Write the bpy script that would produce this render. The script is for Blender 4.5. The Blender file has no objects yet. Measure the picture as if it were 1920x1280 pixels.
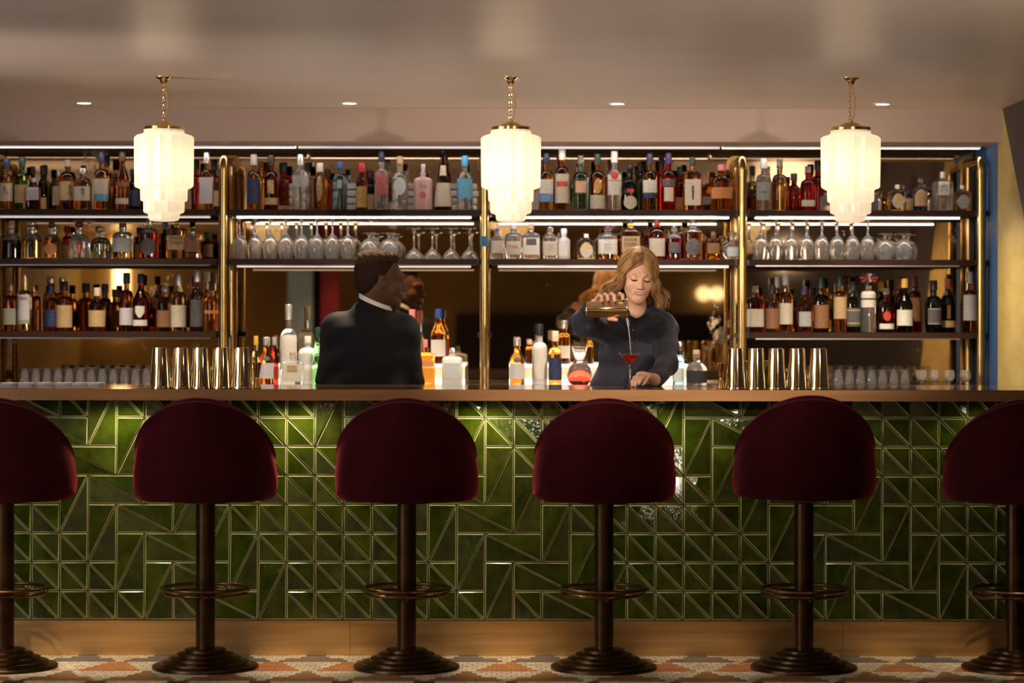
import bpy, bmesh, math, random
import numpy as np
from mathutils import Vector, Matrix
random.seed(7)
scene = bpy.context.scene
COL = scene.collection
PI = math.pi
# ---------------------------------------------------------------- photograph geometry
F = 4800.0; CX = 960.0; HY = 610.0; CAMH = 1.326
def X(px, Y): return (px - CX) * Y / F
def Z(py, Y): return CAMH + (HY - py) * Y / F
def P(px, py, Y): return Vector((X(px, Y), Y, Z(py, Y)))

# ---------------------------------------------------------------- materials
MATS = {}
def nd(nt, t, **kw):
    n = nt.nodes.new(t)
    for k, v in kw.items():
        if k in n.inputs: n.inputs[k].default_value = v
        else: setattr(n, k, v)
    return n
def c4(c): return (c[0], c[1], c[2], 1.0)
def mat(name, col=(.5, .5, .5), rough=.5, metal=0., trans=0., ior=1.45, spec=.5, coat=0., emit=None, es=1.,
        sheen=0., sheent=(1, 1, 1), noise=None, bump=None, coatr=.05, sub=0., aniso=0.):
    """noise=(scale, colour2, (sx,sy,sz)[, detail]); bump=(scale, strength, dist, (sx,sy,sz))"""
    if name in MATS: return MATS[name]
    m = bpy.data.materials.new(name); m.use_nodes = True
    nt = m.node_tree; b = nt.nodes['Principled BSDF']
    b.inputs['Base Color'].default_value = c4(col)
    b.inputs['Roughness'].default_value = rough
    b.inputs['Metallic'].default_value = metal
    b.inputs['Transmission Weight'].default_value = trans
    b.inputs['IOR'].default_value = ior
    b.inputs['Specular IOR Level'].default_value = spec
    b.inputs['Coat Weight'].default_value = coat
    b.inputs['Coat Roughness'].default_value = coatr
    if aniso: b.inputs['Anisotropic'].default_value = aniso
    if sub:
        b.inputs['Subsurface Weight'].default_value = sub
        b.inputs['Subsurface Radius'].default_value = (.012, .005, .003)
        b.inputs['Subsurface Scale'].default_value = 1.
    if sheen:
        b.inputs['Sheen Weight'].default_value = sheen
        b.inputs['Sheen Tint'].default_value = c4(sheent)
        b.inputs['Sheen Roughness'].default_value = .35
    if emit:
        b.inputs['Emission Color'].default_value = c4(emit)
        b.inputs['Emission Strength'].default_value = es
    if noise or bump:
        tc = nd(nt, 'ShaderNodeTexCoord')
    if noise:
        mp = nd(nt, 'ShaderNodeMapping'); mp.inputs['Scale'].default_value = noise[2]
        n = nd(nt, 'ShaderNodeTexNoise', Scale=noise[0], Detail=noise[3] if len(noise) > 3 else 4.)
        r = nd(nt, 'ShaderNodeValToRGB')
        r.color_ramp.elements[0].position = .35; r.color_ramp.elements[1].position = .65
        r.color_ramp.elements[0].color = c4(col); r.color_ramp.elements[1].color = c4(noise[1])
        nt.links.new(tc.outputs['Object'], mp.inputs[0]); nt.links.new(mp.outputs[0], n.inputs['Vector'])
        nt.links.new(n.outputs[0], r.inputs[0]); nt.links.new(r.outputs[0], b.inputs['Base Color'])
    if bump:
        mp = nd(nt, 'ShaderNodeMapping'); mp.inputs['Scale'].default_value = bump[3]
        n = nd(nt, 'ShaderNodeTexNoise', Scale=bump[0], Detail=3.)
        bp = nd(nt, 'ShaderNodeBump', Strength=bump[1], Distance=bump[2])
        nt.links.new(tc.outputs['Object'], mp.inputs[0]); nt.links.new(mp.outputs[0], n.inputs['Vector'])
        nt.links.new(n.outputs[0], bp.inputs['Height']); nt.links.new(bp.outputs[0], b.inputs['Normal'])
    MATS[name] = m
    return m

# ---------------------------------------------------------------- mesh builder
def se(a, n):
    c, s = abs(math.cos(a)), abs(math.sin(a))
    return 1.0 / ((c ** n + s ** n) ** (1.0 / n))
class MB:
    def __init__(s): s.v = []; s.f = []; s.m = []
    def add(s, vs, fs, mi=0):
        o = len(s.v); s.v += [tuple(v) for v in vs]
        s.f += [tuple(i + o for i in f) for f in fs]; s.m += [mi] * len(fs)
        return s
    def box(s, x0, x1, y0, y1, z0, z1, mi=0):
        return s.add([(x0, y0, z0), (x1, y0, z0), (x1, y1, z0), (x0, y1, z0), (x0, y0, z1), (x1, y0, z1), (x1, y1, z1), (x0, y1, z1)],
                     [(0, 3, 2, 1), (4, 5, 6, 7), (0, 1, 5, 4), (1, 2, 6, 5), (2, 3, 7, 6), (3, 0, 4, 7)], mi)
    def rings(s, rings, mi=0, cap0=True, cap1=True, closed=False):
        n = len(rings[0]); vs = [p for r in rings for p in r]; fs = []
        R = len(rings)
        for i in range(R if closed else R - 1):
            j = (i + 1) % R
            for k in range(n):
                l = (k + 1) % n
                fs.append((i * n + k, i * n + l, j * n + l, j * n + k))
        if not closed:
            if cap0: fs.append(tuple(range(n))[::-1])
            if cap1: fs.append(tuple((R - 1) * n + k for k in range(n)))
        return s.add(vs, fs, mi)
    def lathe(s, prof, n=24, o=(0, 0, 0), mi=0, ex=2.0, dr=1.0, R=None, rot=0., mfun=None):
        """prof: [(r,z)...]; ex/dr: cross-section exponent and depth ratio where r is near R"""
        R = R or max(r for r, z in prof); rs = []
        for r, z in prof:
            t = min(max((r / R - .55) / .35, 0), 1) if (ex != 2 or dr != 1) else 0
            e = 2 + (ex - 2) * t; d = 1 + (dr - 1) * t; ring = []
            for k in range(n):
                a = 2 * PI * k / n + rot; q = max(r, 1e-5) * se(a, e)
                ring.append((o[0] + q * math.cos(a), o[1] + q * math.sin(a) * d, o[2] + z))
            rs.append(ring)
        if mfun:
            for i in range(len(rs) - 1):
                s.rings(rs[i:i + 2], mfun((prof[i][1] + prof[i + 1][1]) / 2), i == 0, i == len(rs) - 2)
            return s
        return s.rings(rs, mi)
    def tube(s, path, r, n=8, mi=0, closed=False):
        pts = [Vector(p) for p in path]; N = len(pts); rs = []
        rr = r if isinstance(r, (list, tuple)) else [r] * N
        up = None
        for i, p in enumerate(pts):
            a = pts[(i - 1) % N] if (closed or i > 0) else p
            b = pts[(i + 1) % N] if (closed or i < N - 1) else p
            t = (b - a).normalized()
            if up is None:
                up = t.orthogonal().normalized()
            up = (up - t * up.dot(t))
            up = up.normalized() if up.length > 1e-6 else t.orthogonal().normalized()
            w = t.cross(up)
            rs.append([p + (up * math.cos(2 * PI * k / n) + w * math.sin(2 * PI * k / n)) * rr[i] for k in range(n)])
        return s.rings(rs, mi, closed=closed)
    def torus(s, c, R, r, n=48, m=10, mi=0, flat=1.):
        rs = []
        for i in range(n):
            a = 2 * PI * i / n
            rs.append([(c[0] + (R + r * math.cos(2 * PI * k / m)) * math.cos(a), c[1] + (R + r * math.cos(2 * PI * k / m)) * math.sin(a),
                        c[2] + r * math.sin(2 * PI * k / m) * flat) for k in range(m)])
        return s.rings(rs, mi, closed=True)
    def build(s, name, mats, parent=None, off=(0, 0, 0), sharp=35, recalc=True, merge=0.):
        me = bpy.data.meshes.new(name)
        o = Vector(off)
        me.from_pydata([Vector(v) - o for v in s.v], [], s.f)
        for mm in (mats if isinstance(mats, (list, tuple)) else [mats]): me.materials.append(mm)
        me.polygons.foreach_set('material_index', s.m)
        if recalc:
            bm = bmesh.new(); bm.from_mesh(me)
            if merge: bmesh.ops.remove_doubles(bm, verts=bm.verts, dist=merge)
            bmesh.ops.recalc_face_normals(bm, faces=bm.faces); bm.to_mesh(me); bm.free()
        me.polygons.foreach_set('use_smooth', [True] * len(me.polygons))
        if sharp < 180: me.set_sharp_from_angle(angle=math.radians(sharp))
        me.update()
        ob = bpy.data.objects.new(name, me); COL.objects.link(ob)
        if parent: ob.parent = parent
        return ob
def tag(o, label=None, cat=None, group=None, kind=None):
    if label: o['label'] = label
    if cat: o['category'] = cat
    if group: o['group'] = group
    if kind: o['kind'] = kind
    return o
def thing(name, label, cat, loc=(0, 0, 0), group=None, rz=0.):
    o = bpy.data.objects.new(name, None); o.empty_display_size = .05; COL.objects.link(o)
    o.location = loc; o.rotation_euler = (0, 0, rz)
    return tag(o, label, cat, group)
def copy_tree(o, parent=None):
    c = o.copy(); COL.objects.link(c); c.parent = parent
    for ch in list(o.children): copy_tree(ch, c)
    return c
def struct(name, mb, m, **kw):
    return tag(mb.build(name, m, **kw), kind='structure')
ORD = ['first', 'second', 'third', 'fourth', 'fifth', 'sixth', 'seventh', 'eighth', 'ninth', 'tenth', 'eleventh', 'twelfth', 'thirteenth',
       'fourteenth', 'fifteenth', 'sixteenth', 'seventeenth', 'eighteenth', 'nineteenth', 'twentieth']
def text_mesh(name, s, size, m, parent, loc, rot=(PI / 2, 0, 0)):
    cu = bpy.data.curves.new(name, 'FONT'); cu.body = s; cu.size = size; cu.align_x = 'CENTER'; cu.align_y = 'CENTER'; cu.extrude = .0002
    t = bpy.data.objects.new(name, cu); COL.objects.link(t)
    dg = bpy.context.evaluated_depsgraph_get(); me = bpy.data.meshes.new_from_object(t.evaluated_get(dg))
    bpy.data.objects.remove(t); me.name = name
    me.materials.clear(); me.materials.append(m)
    o = bpy.data.objects.new(name, me); COL.objects.link(o); o.parent = parent; o.location = loc; o.rotation_euler = rot
    return o

# ---------------------------------------------------------------- common materials
BRASS = mat('brass', (.52, .35, .145), .27, 1., noise=(9., (.38, .24, .085), (1, 1, 1)))
POLBRASS = mat('polished_brass', (.85, .62, .28), .1, 1.)
BRONZE = mat('bronze', (.10, .052, .023), .34, 1., noise=(6., (.065, .033, .014), (1, 1, 3)))
RINGM = mat('worn_copper_tube', (.20, .10, .045), .32, 1., noise=(40., (.10, .05, .024), (1, 1, 1)))
TIN = mat('gold_tin', (.90, .71, .41), .07, 1.)
GLASS = mat('clear_glass', (.96, .97, .97), 0.01, trans=.94, ior=1.48)
WHITEP = mat('white_paper', (.75, .72, .68), .7)
BLACK = mat('black_plastic', (.012, .012, .014), .35)

# ================================================================ THE ROOM
YP = 10.30      # tile panel
YM = 12.55      # antique mirror behind the shelves
YB = 11.83      # beam front
ZC = Z(145, 10.35)            # ceiling
ZBEAM = Z(265, YB)
XR = X(1880, YB)              # right wall
XL = -4.6; YBACK = -2.2

# ---- floor: mosaic of small slabs with stepped triangles
def floor_mat():
    m = bpy.data.materials.new('mosaic_floor'); m.use_nodes = True; nt = m.node_tree; L = nt.links.new
    b = nt.nodes['Principled BSDF']; b.inputs['Roughness'].default_value = .33
    tc = nd(nt, 'ShaderNodeTexCoord'); sp = nd(nt, 'ShaderNodeSeparateXYZ'); L(tc.outputs['Object'], sp.inputs[0])
    def M(op, a, bb=None, c=None):
        n = nt.nodes.new('ShaderNodeMath'); n.operation = op
        for i, q in enumerate((a, bb, c)):
            if q is None: continue
            if isinstance(q, (int, float)): n.inputs[i].default_value = q
            else: L(q, n.inputs[i])
        return n.outputs[0]
    W, H, PER, Y0 = .0382, .054, .306, 10.087
    yy = M('DIVIDE', M('SUBTRACT', sp.outputs[1], Y0), H)
    row = M('FLOOR', yy)
    fy = M('FRACT', yy)
    xs = M('ADD', M('DIVIDE', sp.outputs[0], W), M('MULTIPLY', M('PINGPONG', row, 1.), .5))
    colm = M('FLOOR', xs); fx = M('FRACT', xs)
    xc = M('MULTIPLY', M('SUBTRACT', M('ADD', colm, .5), M('MULTIPLY', M('PINGPONG', row, 1.), .5)), W)
    band = M('FLOOR', M('DIVIDE', row, 5.)); k = M('SUBTRACT', row, M('MULTIPLY', band, 5.))
    half = M('MULTIPLY', M('SUBTRACT', 1., M('DIVIDE', M('ADD', k, .6), 5.4)), .142)
    ph = M('ADD', M('MULTIPLY', band, PER / 2), 1.70)
    dx = M('ABSOLUTE', M('SUBTRACT', M('MODULO', M('ADD', M('ADD', xc, ph), PER * 100.5), PER), PER / 2))
    tri = M('LESS_THAN', dx, half)
    bc = M('FRACT', M('DIVIDE', M('ADD', band, 40.5), 4.))    # .125 blue  .875 orange .625 brown .375 dark
    rp = nd(nt, 'ShaderNodeValToRGB'); rp.color_ramp.interpolation = 'CONSTANT'
    e = rp.color_ramp.elements; e[0].position = 0; e[0].color = (.11, .125, .17, 1)
    e[1].position = .25; e[1].color = (.08, .05, .035, 1)
    for p, c in ((.5, (.34, .16, .07, 1)), (.75, (.60, .22, .085, 1))):
        q = e.new(p); q.color = c
    L(bc, rp.inputs[0])
    mx = nd(nt, 'ShaderNodeMix', data_type='RGBA'); mx.inputs[6].default_value = (.80, .69, .51, 1)
    L(tri, mx.inputs[0]); L(rp.outputs[0], mx.inputs[7])
    wn = nd(nt, 'ShaderNodeTexWhiteNoise', noise_dimensions='2D'); cb = nd(nt, 'ShaderNodeCombineXYZ'); L(row, cb.inputs[0]); L(colm, cb.inputs[1]); L(cb.outputs[0], wn.inputs[0])
    hv = nd(nt, 'ShaderNodeHueSaturation'); L(M('ADD', M('MULTIPLY', wn.outputs[0], .35), .82), hv.inputs['Value']); L(mx.outputs[2], hv.inputs['Color'])
    gx = M('LESS_THAN', M('ABSOLUTE', M('SUBTRACT', fx, .5)), .467); gy = M('LESS_THAN', M('ABSOLUTE', M('SUBTRACT', fy, .5)), .478)
    g = M('MULTIPLY', gx, gy)
    m2 = nd(nt, 'ShaderNodeMix', data_type='RGBA'); m2.inputs[6].default_value = (.16, .13, .1, 1); L(g, m2.inputs[0]); L(hv.outputs[0], m2.inputs[7])
    L(m2.outputs[2], b.inputs['Base Color'])
    bp = nd(nt, 'ShaderNodeBump', Strength=.4, Distance=.001); L(g, bp.inputs['Height']); L(bp.outputs[0], b.inputs['Normal'])
    return m
struct('floor', MB().box(XL, XR + .1, YBACK, YM + .1, -.1, 0), floor_mat())
CEILM = mat('ceiling_paint', (.74, .655, .60), .36, spec=.75, noise=(1.2, (.70, .62, .565), (1, 2.2, 1)), bump=(5., .12, .01, (.5, 6, 1)))
BEAMM = mat('beam_paint', (.50, .39, .335), .5, spec=.5)
struct('ceiling', MB().box(XL, XR + .1, YBACK, YM + .1, ZC, ZC + .1), CEILM)
# beam over the shelves with a soffit that steps up behind it
bm_ = MB().box(XL, XR, YB, YB + .34, ZBEAM, ZC)
struct('trim_1', bm_, BEAMM)
OCHRE = mat('ochre_wall', (.46, .36, .13), .6, noise=(3., (.40, .30, .10), (2, 2, 6)))
BLUE = mat('blue_paint', (.028, .095, .26), .45)
DARKW = mat('dark_wall_paint', (.045, .034, .034), .5)
# right wall, ochre near the bar, blue inside the shelf recess, dark colour block towards the room
struct('wall_right', MB().box(XR, XR + .1, 8.9, YB + .12, 0, ZC), OCHRE)
struct('wall_recess', MB().box(XR, XR + .1, YB + .12, YM + .1, 0, ZC), BLUE)
d = MB()
ya, yb_ = YB - .01, 11.34
poly = [(ya, ZC), (yb_, Z(400, yb_)), (10.6, .62), (10.3, 0.), (YBACK, 0.), (YBACK, ZC)]
vs = [(XR + .1, y, z) for y, z in poly] + [(XR - .004, y, z) for y, z in poly]; n = len(poly)
d.add(vs, [tuple(range(n)), tuple(range(n, 2 * n))[::-1]] + [(i, (i + 1) % n, n + (i + 1) % n, n + i) for i in range(n)])
struct('trim_2', d, DARKW)
struct('wall_left', MB().box(XL - .1, XL, YBACK, 5.2, 0, ZC).box(XL - .1, XL, 7.6, YM + .1, 0, ZC).box(XL - .1, XL, 5.2, 7.6, 0, .7).box(XL - .1, XL, 5.2, 7.6, 2.2, ZC), OCHRE)
struct('wall_rear', MB().box(XL, XR + .1, YBACK - .1, YBACK, 0, ZC), mat('rear_wall', (.52, .37, .16), .7, noise=(.8, (.30, .20, .08), (1, 1, 1))))
struct('wall_back', MB().box(XL, XR + .1, YM + .012, YM + .12, 0, ZC), mat('back_wall', (.1, .06, .03), .7))
# antique mirror
def mirror_mat():
    m = bpy.data.materials.new('antique_mirror'); m.use_nodes = True; nt = m.node_tree; L = nt.links.new
    b = nt.nodes['Principled BSDF']; b.inputs['Metallic'].default_value = 1.; b.inputs['Specular IOR Level'].default_value = .1
    tc = nd(nt, 'ShaderNodeTexCoord')
    n1 = nd(nt, 'ShaderNodeTexNoise', Scale=2.1, Detail=9., Roughness=.72)
    n2 = nd(nt, 'ShaderNodeTexNoise', Scale=1.1, Detail=3.)
    L(tc.outputs['Object'], n1.inputs['Vector']); L(tc.outputs['Object'], n2.inputs['Vector'])
    r1 = nd(nt, 'ShaderNodeValToRGB'); r1.color_ramp.elements[0].position = .59; r1.color_ramp.elements[1].position = .68
    L(n1.outputs[0], r1.inputs[0])
    r2 = nd(nt, 'ShaderNodeValToRGB'); r2.color_ramp.elements[0].color = (.60, .45, .29, 1); r2.color_ramp.elements[1].color = (.44, .33, .21, 1)
    L(n2.outputs[0], r2.inputs[0])
    mx = nd(nt, 'ShaderNodeMix', data_type='RGBA'); L(r1.outputs[0], mx.inputs[0]); L(r2.outputs[0], mx.inputs[6]); mx.inputs[7].default_value = (.05, .03, .014, 1)
    L(mx.outputs[2], b.inputs['Base Color'])
    mr = nd(nt, 'ShaderNodeMapRange'); mr.inputs[3].default_value = .018; mr.inputs[4].default_value = .42; L(r1.outputs[0], mr.inputs[0]); L(mr.outputs[0], b.inputs['Roughness'])
    inv = nd(nt, 'ShaderNodeMapRange'); inv.inputs[3].default_value = 1.; inv.inputs[4].default_value = .35; L(r1.outputs[0], inv.inputs[0]); L(inv.outputs[0], b.inputs['Metallic'])
    return m
MIRROR = mirror_mat()
mir = thing('mirror', 'antiqued bronze mirror covering the wall behind the bottle shelves', 'mirror', (0, YM, 0))
xs = [XL + .3, -2.48, X(418, YM), X(908, YM), X(1392, YM), XR - .005]
for a, b2 in zip(xs[:-1], xs[1:]):
    MB().box(a + .002, b2 - .002, 0, .012, .9, ZC - .005).build('mirror_panel', MIRROR, mir)
# ================================================================ THE BAR
YF = 10.05                    # front edge of the counter
ZT = CAMH - (730 - HY) * YF / F    # counter top surface
YCB = 10.85
BX0, BX1 = -3.4, XR - .003
bar = thing('bar_counter', 'long bar front with green relief tiles above a brushed brass kick plate', 'bar', (0, YP, 0))
# tiles: relief triangles in a grid of squares and double rectangles
TW = 53.12 * YP / F; TH = 54.2 * YP / F
TX0 = X(6.8, YP); TZ0 = Z(1162, YP)
VT = {3: [(0, 1)], 11: [(0, 1)]}
HR = {0: (0, 0), 1: (1, 1), 2: (2, 2), 3: (3, 3), 4: (4, 4), 5: (5, 5), 6: (6, 6), 7: (7, 7)}   # row r holds a level double tile starting at column m=r
VSTART = {}
for m0, r0 in ((11, 0), (0, 1), (1, 2), (2, 3), (3, 4), (4, 5), (5, 6), (3, 0), (4, 1), (5, 2), (6, 3), (7, 4), (8, 5), (9, 6)):
    VSTART.setdefault(r0, set()).add(m0)
tiles = MB(); rnd = random.Random(3)
def tri(pts, dep):
    """one glazed triangular tile; pts [(u,z)] counter-clockwise, dep = height of each corner above the grout"""
    n = 3; cx = sum(p[0] for p in pts) / 3; cz = sum(p[1] for p in pts) / 3
    def inset(dd):
        out = []
        for i in range(3):
            a = Vector(pts[i - 1]); b = Vector(pts[i]); c = Vector(pts[(i + 1) % 3])
            e1 = (b - a).normalized(); e2 = (c - b).normalized()
            n1 = Vector((-e1.y, e1.x)); n2 = Vector((-e2.y, e2.x))
            bis = (n1 + n2); bis = bis / max(bis.length, 1e-6); s = min(dd / max(bis.dot(n1), .22), dd * 3.2)
            out.append(b + bis * s)
        return out
    i0 = inset(.0016); i1 = inset(.0022); i2 = inset(.0058)
    mi = rnd.choice((0, 0, 0, 1, 1, 2))
    r0 = [(p.x, 0., p.y) for p in i0]
    r1 = [(p.x, -(dp * .72), p.y) for p, dp in zip(i1, dep)]
    r2 = [(p.x, -dp, p.y) for p, dp in zip(i2, dep)]
    o = len(tiles.v)
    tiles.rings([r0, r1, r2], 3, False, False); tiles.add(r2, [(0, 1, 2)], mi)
def quad(u0, z0, u1, z1, slash):
    hi, lo = .0145, .0065
    if slash == '\\':      # upper-right stands proud, lower-left is flatter
        tri([(u0, z1), (u1, z0), (u1, z1)], (.0165, .0195, .006))
        tri([(u0, z0), (u1, z0), (u0, z1)], (.0045, .0115, .0105))
    else:
        tri([(u0, z1), (u0, z0), (u1, z1)], (.006, .0185, .0165))
        tri([(u0, z0), (u1, z0), (u1, z1)], (.0115, .0045, .0105))
ncol0, ncol1 = -14, 37
done = set()
for r in range(8):
    for c in range(ncol0, ncol1):
        if (r, c) in done: continue
        m_ = c % 12
        u0 = TX0 + c * TW; z1 = TZ0 + (8 - r) * TH; z0 = z1 - TH
        if m_ in VSTART.get(r, ()):
            quad(u0, z0 - TH, u0 + TW, z1, '/'); done.add((r + 1, c))
        elif m_ == r and c + 1 < ncol1:
            quad(u0, z0, u0 + 2 * TW, z1, '\\'); done.add((r, c + 1))
        elif r == 0 and c == 26:
            quad(u0, z0, u0 + TW, z1 + TH, '/')
        else:
            quad(u0, z0, u0 + TW, z1, '\\')
def tile_mat(name, c, c2):
    return mat(name, c, .085, spec=.6, noise=(14., c2, (1, 1, 1), 5.), bump=(48., .42, .004, (1, 1, .6)), coat=.25, coatr=.04)
GT = [tile_mat('green_glaze', (.086, .118, .005), (.038, .056, .003)), tile_mat('green_glaze_deep', (.056, .084, .004), (.027, .042, .003)),
      tile_mat('green_glaze_olive', (.085, .105, .010), (.04, .045, .007))]
GT.append(mat('worn_tile_rim', (.62, .62, .28), .14, spec=.7))  # pale colour paints the highlights along the tile edges
GROUT = mat('grout', (.20, .18, .08), .6)
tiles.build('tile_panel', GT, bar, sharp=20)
ztop_t = TZ0 + 8 * TH
MB().box(BX0, BX1, 0., .06, 0.0, ZT - .046).build('grout_backing', GROUT, bar)
KICK = mat('kick_brass', (.78, .48, .19), .40, .9, noise=(3., (.58, .33, .12), (.6, 1, 9)), bump=(30., .12, .002, (.05, 1, 5)))
kseams = [BX0, X(38, YP) - .9, X(658, YP), X(1300, YP) + .6, BX1]
for a, b2 in zip(kseams[:-1], kseams[1:]):
    MB().box(a + .0006, b2 - .0006, -.018, -.0005, .001, TZ0 - .0025).build('kick_plate', KICK, bar)
CARC = mat('dark_carcass', (.03, .02, .014), .6)
MB().box(BX0, BX1, .061, .50, 0.001, ZT - .046).build('carcass', CARC, bar)
ct = thing('bar_countertop', 'glossy bar countertop with a tan metal front edge', 'countertop', (0, YF, ZT))
FASC = mat('counter_edge', (.50, .27, .12), .38, .75, noise=(3., (.42, .21, .085), (.5, 1, 10)), bump=(30., .1, .002, (.05, 1, 5)))
cs_ = [BX0, X(38, YF), X(1580, YF) + .9, BX1]
for a, b2 in zip(cs_[:-1], cs_[1:]):
    MB().box(a + .0005, b2 - .0005, 0, .012, -.0445, -.0012).build('front_edge', FASC, ct)
CTOP = mat('counter_top_gloss', (.16, .085, .045), .1, spec=.7, noise=(6., (.10, .055, .03), (.4, 2, 1)), coat=.3)
MB().box(BX0, BX1, .0, YCB - YF, -.001, 0.).build('top_surface', CTOP, ct)
MB().box(BX0, BX1, .0125, .245, -.030, -.0012).box(BX0, BX1, .245, YCB - YF, -.0445, -.0012).build('underside', CARC, ct)

PUCK = mat('puck_lens', (1, 1, 1), emit=(1., .90, .62), es=3.)
PUCKS = ((-110, 2.2), (222, 5.6), (556, 5.6), (903, 5.6), (1232, 2.8), (1560, 1.8), (1862, 1.4))
for k, (px, wv) in enumerate(PUCKS):
    xx = X(px, YP - .17); o3 = (xx, YP - .17 - YF, -.0302)
    q_ = MB().lathe([(.022, 0), (.030, 0), (.030, -.008), (.023, -.009), (.022, 0)], 28, o3).build('under_counter_light', POLBRASS, ct)
    MB().lathe([(0, -.002), (.022, -.002), (.022, -.0075), (0, -.0075)], 24, o3).build('lens', PUCK, q_)
# ================================================================ BAR STOOLS
VELVET = mat('burgundy_velvet', (.056, .0040, .0072), .85, spec=.1, sheen=1., sheent=(.75, .08, .12), noise=(5., (.032, .0022, .004), (1, 1, 1)), bump=(700., .12, .0006, (1, 1, 1)))
PIPING = mat('burgundy_piping', (.05, .004, .010), .7, sheen=.5, sheent=(.7, .1, .16))
YS = 9.906
def make_stool(label):
    t = thing('bar_stool', label, 'bar stool', (0, YS, 0), 'burgundy velvet bar stools along the bar')
    # stepped base
    MB().lathe([(.0, 0), (.2057, 0), (.2057, .010), (.203, .0135), (.178, .016), (.172, .018), (.171, .026), (.168, .0285), (.146, .031), (.141, .033), (.140, .041), (.137, .0435),
                (.117, .046), (.112, .048), (.111, .057), (.108, .0595), (.088, .062), (.082, .064), (.081, .073), (.078, .0755), (.055, .077), (.0, .077)], 72).build('base', BRONZE, t, sharp=40)
    MB().lathe([(0, .076), (.0375, .076), (.0375, .640), (0, .640)], 40).build('column', BRONZE, t)
    # foot ring: two tubes joined by hooks
    MB().torus((0, 0, .309), .167, .0078).build('foot_ring', RINGM, t)
    MB().torus((0, 0, .288), .150, .0068).build('lower_foot_ring', RINGM, t)
    for a in (-PI / 2 + .05, PI / 2, 0.15, PI):
        c, s_ = math.cos(a), math.sin(a)
        MB().tube([(c * .036, s_ * .036, .275), (c * .09, s_ * .09, .274), (c * .143, s_ * .143, .276), (c * .158, s_ * .158, .284), (c * .164, s_ * .164, .300)], .0052, 8).build('ring_bracket', RINGM, t)
    MB().lathe([(0, .6405), (.10, .6405), (.10, .647), (.06, .6475), (.06, .6505), (0, .6505)], 32).build('swivel_plate', BLACK, t)
    # tub back wraps round the seat: high behind (towards the room), falling to low arms
    zb, zs_, zt = .655, .835, 1.053
    R1, th = .268, .046
    nA, nZ = 72, 10
    def rim(a):     # a = 0 behind, +-pi in front
        q = abs(a)
        if q < PI / 2: return zs_ + (zt - zs_) * max(math.cos(q), 0) ** 1.0
        u = (q - PI / 2) / (PI / 2); return zs_ - .095 * (u * u * (3 - 2 * u))
    def prof(a):    # cross-section of the shell, outside up over the rim and down inside
        z1 = rim(a); out = []
        for i in range(nZ):
            u = i / (nZ - 1); z = zb + (z1 - .03 - zb) * u
            bul = .010 * math.sin(PI * min(u * 1.05, 1)) + (-.012 * (1 - min(u / .12, 1)) ** 2)
            out.append((R1 + bul, z))
        for k in range(7):
            q = PI * k / 6
            out.append((R1 + .002 - th / 2 + (th / 2) * math.cos(q), z1 - .026 + .026 * math.sin(q)))
        for i in range(4):
            u = i / 3; out.append((R1 - th, (z1 - .03) + (zb + .06 - (z1 - .03)) * u))
        out.append((R1 - th - .02, zb)); return out
    rs = []
    for k in range(nA):
        a = -PI + 2 * PI * k / nA
        rs.append([(r * math.sin(a), -r * math.cos(a), z) for r, z in prof(a)])
    MB().rings(rs, closed=True).build('backrest', VELVET, t, sharp=60)
    pp = []
    for k in range(nA):
        a = -PI + 2 * PI * k / nA; pp.append(((R1 + .001) * math.sin(a), -(R1 + .001) * math.cos(a), rim(a) - .016))
    MB().tube(pp, .0036, 6, closed=True).build('piping', PIPING, t)
    MB().lathe([(0, zb - .004), (.20, zb - .004), (.255, zb), (.262, zb + .012), (.224, zb + .02), (.219, zb + .075), (.20, zb + .098), (.13, zb + .112), (0, zb + .114)], 48).build('seat', VELVET, t, sharp=60)
    return t
st0 = make_stool('burgundy velvet stool cut off by the left edge of the photo')
SP = [(9, 0.), (386, 0.), (763, 0.001), (1133, .003), (1508, .012), (1904, .002)]
SL = ['burgundy velvet bar stool cut off at the left end of the bar', 'burgundy velvet bar stool in front of the left row of gold tins', 'burgundy velvet bar stool below the man in black',
      'burgundy velvet bar stool below the woman pouring a drink', 'burgundy velvet bar stool set slightly higher, below the right row of gold tins', 'burgundy velvet bar stool in shadow at the right end of the bar']
for i, (px, dz) in enumerate(SP):
    o = st0 if i == 0 else copy_tree(st0)
    o.location = (X(px, YS), YS, 0); o['label'] = SL[i]
    if dz > .005:
        for ch in o.children:
            if ch.name.split('.')[0] in ('backrest', 'piping', 'seat', 'swivel_plate'): ch.location.z += dz

# ================================================================ PENDANT LAMPS
def milk():
    m = bpy.data.materials.new('milk_glass'); m.use_nodes = True; nt = m.node_tree; L = nt.links.new
    out = nt.nodes['Material Output']; b = nt.nodes['Principled BSDF']
    b.inputs['Base Color'].default_value = (.80, .76, .68, 1); b.inputs['Roughness'].default_value = .22
    b.inputs['Emission Color'].default_value = (1., .88, .70, 1); b.inputs['Emission Strength'].default_value = .38
    tr = nd(nt, 'ShaderNodeBsdfTranslucent'); tr.inputs[0].default_value = (1., .93, .80, 1)
    mx = nd(nt, 'ShaderNodeMixShader'); mx.inputs[0].default_value = .5
    L(b.outputs[0], mx.inputs[1]); L(tr.outputs[0], mx.inputs[2]); L(mx.outputs[0], out.inputs[0])
    return m
MILK = milk()
BULB = mat('bulb', (1, 1, 1), emit=(1., .80, .52), es=14.)
YL = 10.35; sL = YL / F
CORD = mat('twisted_cord', (.30, .17, .06), .6)
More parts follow.
